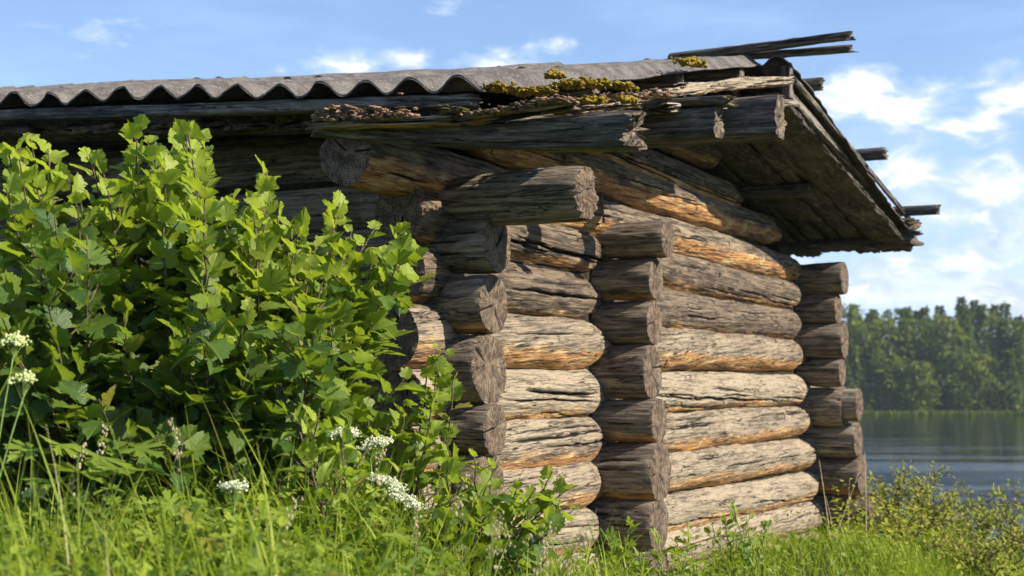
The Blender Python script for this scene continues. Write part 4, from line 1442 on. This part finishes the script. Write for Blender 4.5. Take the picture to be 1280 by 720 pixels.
# ------------------------------------------------------------------ grass
def grass(name, n, sampler, hmin, hmax, wid, rs, mat, segs=6, straw=.04):
    x, y = sampler(n)
    z = ground_h(x, y)
    keep = np.ones(len(x), bool)
    a = (x - O.x) * U.x + (y - O.y) * U.y
    t = (x - O.x) * V.x + (y - O.y) * V.y
    keep &= ~((a > -.12) & (a < 5.2) & (t > -.12))
    keep &= z > WATER_Z + .1
    x, y, z = x[keep], y[keep], z[keep]
    N = len(x)
    clump = fbm(np.stack([x * 2.2, y * 2.2, x * 0], -1), 5, 2)
    h = rs.uniform(hmin, hmax, N) * (1 + .25 * clump)
    h = h * (1 - .42 * sstep(x, -.05, .5))
    if True:
        h = h * np.where(rs.uniform(size=N) < .08, 1.25, 1.0)
    az = rs.uniform(0, 2 * math.pi, N)
    az = np.where(rs.uniform(size=N) < .5, az, rs.normal(3.4, .9, N))
    lean = np.abs(rs.normal(.25, .16, N))
    curve = rs.uniform(.15, 1.3, N) ** 1.3
    s = np.linspace(0, 1, segs + 1)[None, :]
    ang = lean[:, None] + curve[:, None] * s ** 1.4 * 1.5
    ds = h[:, None] / segs
    dr = np.cumsum(np.concatenate([np.zeros((N, 1)), (np.sin(ang) * ds)[:, :-1]], 1), 1)
    dz = np.cumsum(np.concatenate([np.zeros((N, 1)), (np.cos(ang) * ds)[:, :-1]], 1), 1)
    dx, dy = np.cos(az), np.sin(az)
    cx = x[:, None] + dr * dx[:, None]
    cy = y[:, None] + dr * dy[:, None]
    cz = z[:, None] + dz - .01
    wv_ = (wid * rs.uniform(.5, 1.4, N))[:, None] * (1 - s ** 1.8) * (.6 + .8 * s * (1 - s) * 2) + .0002
    faz = az + math.pi / 2 + rs.normal(0, .7, N)
    px_, py_ = np.cos(faz)[:, None] * wv_, np.sin(faz)[:, None] * wv_
    A_ = np.stack([cx - px_, cy - py_, cz], -1)
    B_ = np.stack([cx + px_, cy + py_, cz], -1)
    v = np.stack([A_, B_], 2).reshape(-1, 3)
    st = 2 * (segs + 1)
    k_ = np.arange(segs)
    q = np.stack([2 * k_, 2 * k_ + 1, 2 * k_ + 3, 2 * k_ + 2], -1)
    f = (q[None] + (np.arange(N) * st)[:, None, None]).reshape(-1, 4)
    rn = rs.uniform(0, 1, N)
    yg = np.clip(.25 + .3 * clump + rs.normal(0, .22, N), 0, 1)
    me = mesh_from(name, v, f, mat, None, {'rnd': np.repeat(rn, st), 'young': (np.repeat(yg, st).reshape(N, -1) + np.repeat(s, 2, 1) * .2).ravel(), 'luv': np.zeros((N * st, 3))})
    return link(name, me, kind='stuff')


def samp_near(n):
    y = 1.9 + 3.4 * rs.uniform(0, 1, n) ** .8
    x = rs.uniform(-1, 1, n) * (y * .40 + .35)
    return x, y


def samp_mid(n):
    y = rs.uniform(4.6, 11.0, n)
    x = rs.uniform(-.35, 1, n) * (y * .40)
    return x, y


def samp_far(n):
    y = rs.uniform(7.5, 13.5, n)
    x = rs.uniform(.22, .46, n) * y
    return x, y


grass('meadow_grass', 3500, samp_near, .40, .58, .0070, rs, M_GRASS, 9)
grass('dry_grass', 500, samp_near, .40, .66, .0030, rs, M_STRAWBLADE, 9)
grass('meadow_grass', 15000, samp_near, .38, .60, .0048, rs, M_GRASS, 8)
grass('meadow_grass', 20000, samp_mid, .17, .34, .0038, rs, M_GRASS, 6)
grass('bank_grass', 9000, samp_far, .14, .30, .0045, rs, M_GRASS, 5)

# low leafy ground cover between the grasses
def cover(n, xr, yr, hr, tpl, mat, size, rs, name='ground_cover'):
    y = rs.uniform(*yr, n)
    x = rs.uniform(*xr, n) * y
    a = (x - O.x) * U.x + (y - O.y) * U.y
    t = (x - O.x) * V.x + (y - O.y) * V.y
    k_ = ~((a > -.15) & (a < 5.2) & (t > -.15))
    x, y = x[k_], y[k_]
    z = ground_h(x, y) + rs.uniform(*hr, len(x)) * (1 + .3 * fbm(np.stack([x * 3, y * 3, x * 0], -1), 9, 2))
    m_ = len(x)
    az = rs.uniform(0, 6.28, m_)
    dirs = np.stack([np.cos(az), np.sin(az), rs.normal(.2, .4, m_)], -1)
    nn = np.stack([rs.normal(.15, .35, m_), rs.normal(-.1, .35, m_), np.ones(m_)], -1)
    pk = leaves_arrays(tpl, np.stack([x, y, z], -1), dirs, nn, rs.uniform(.5, 1.2, m_) * size, rs.uniform(0, 1, m_), np.clip(rs.normal(.4, .3, m_), 0, 1), rs)
    o = leaves_object(name, [pk], mat)
    o['kind'] = 'stuff'
    return o


cover(4200, (-.40, .05), (2.4, 3.9), (.1, .40), T_GERA, M_HERB, .045, rs)
cover(3500, (-.36, .02), (2.3, 3.6), (.2, .46), T_NET, M_HERB, .035, rs)
cover(2600, (-.05, .30), (4.4, 8.5), (.02, .26), T_NET, M_HERB, .04, rs)
cover(2500, (.22, .42), (8.0, 11.5), (.02, .35), T_OVAL, M_SHRUB, .035, rs)

def seedheads(n, rs):
    y = rs.uniform(2.5, 3.9, n)
    x = rs.uniform(-.36, .04, n) * y
    paths, cen = [], []
    for xx, yy in zip(x, y):
        z0 = G(xx, yy)
        hh = rs.uniform(.45, .66)
        le = rs.normal(0, .09, 2)
        p = bezier(np.array([xx, yy, z0]), np.array([xx, yy, z0 + hh * .6]), np.array([xx + le[0], yy + le[1], z0 + hh]), 7)
        paths.append((p, np.linspace(.0016, .0008, 7)))
        for k_ in range(26):
            q = rs.uniform(0, 1)
            cen.append(p[-1] - np.array([le[0] * .3, le[1] * .3, .10]) * q + rs.normal(0, .006, 3))
    a_ = tube_mesh('s', paths, M_STALK, 4)
    o = link('seeding_grass', a_, kind='stuff')
    o2 = link('grass_seed', floret_mesh('grass_seed', cen, .0028, M_STRAW, rs, 1.6), kind='stuff')


seedheads(16, rs)

# ------------------------------------------------------------------ far forest across the lake
v_all, n_t = [], 0
pos, sz, rn, yg, dirs, nn = [], [], [], [], [], []
rsf = np.random.default_rng(5)
trunks = []
for row in range(4):
    x = -70.0
    while x < 110:
        x += rsf.uniform(1.4, 3.4)
        inview = 34 < x < 72
        yy = 176 + row * 4.5 + rsf.uniform(-1.5, 1.5)
        g0 = G(x, yy)
        conif = rsf.uniform() < .5
        hh = rsf.uniform(8.2, 9.8) + row * .8 + .7 * math.sin(x * .35)
        hh = hh * (1.03 if conif else .98) - (2.0 if row == 0 else 0) - (g0 - (WATER_Z + 1.5)) * .55
        m_ = 1100 if inview else 260
        q = rsf.uniform(0, 1, m_)
        if conif:
            rr = (1 - q) * hh * .17 + .15
            ys_ = hh * (.1 + .9 * q)
        else:
            rr = np.sqrt(np.clip(1 - (2 * q - 1.05) ** 2, 0, 1)) * hh * .2 + .1
            ys_ = hh * (.18 + .82 * q)
        az = rsf.uniform(0, 6.28, m_)
        rad = rr * rsf.uniform(.35, 1.05, m_) * (1 + .35 * np.sin(az * 3 + q * 9 + x))
        pos.append(np.stack([x + np.cos(az) * rad, yy + np.sin(az) * rad, g0 + ys_], -1))
        dirs.append(np.stack([np.cos(az), np.sin(az), rsf.normal(-.1, .4, m_)], -1))
        nn.append(rsf.normal(0, .5, (m_, 3)) + np.array([.2, -.3, .9]))
        sz.append(rsf.uniform(.3, .7, m_) * (1 if inview else 1.9))
        rn.append(np.clip(rsf.normal(.5, .3, m_), 0, 1))
        tone = (.05 if conif else rsf.uniform(.15, .9)) if row < 3 else .15
        yg.append(np.clip(tone + rsf.normal(0, .15, m_), 0, 1))
        trunks.append((np.array([[x, yy, g0 - .2], [x, yy, g0 + hh * .8]]), np.array([.14, .05])))
pk = leaves_arrays(T_OVAL, *map(np.concatenate, (pos, dirs, nn, sz, rn, yg)), rsf)
fo = leaves_object('far_forest', [pk], M_FAR)
fo['kind'] = 'stuff'
# reeds / pale shore strip
x = rsf.uniform(-70, 110, 9000)
y = rsf.uniform(172.6, 174.6, 9000)
z = np.maximum(ground_h(x, y), WATER_Z)
az = rsf.uniform(0, 6.28, 9000)
pk = leaves_arrays(T_OVAL, np.stack([x, y, z], -1), np.stack([np.cos(az) * .3, np.sin(az) * .3, np.ones(9000)], -1),
                   np.stack([np.cos(az + 1.5), np.sin(az + 1.5), np.zeros(9000)], -1), rsf.uniform(.25, .6, 9000), rsf.uniform(0, 1, 9000), rsf.uniform(.2, .7, 9000), rsf)
rd = leaves_object('shore_reeds', [pk], M_FAR)
rd['kind'] = 'stuff'

# ------------------------------------------------------------------ haze over the lake
mt = bpy.data.materials.new('thin_haze')
mt.use_nodes = True
t = NT(mt.node_tree)
pv = t.n('ShaderNodeVolumePrincipled')
pv.inputs['Color'].default_value = (.80, .90, 1.0, 1)
pv.inputs['Density'].default_value = .00032
o_ = t.n('ShaderNodeOutputMaterial')
t.t.links.new(pv.outputs[0], o_.inputs['Volume'])
hz = [(x, y, z) for x in (-505, 505) for y in (-205, 905) for z in (-7.5, 26)]
link('haze', box_mesh('haze', hz, mt), kind='stuff')
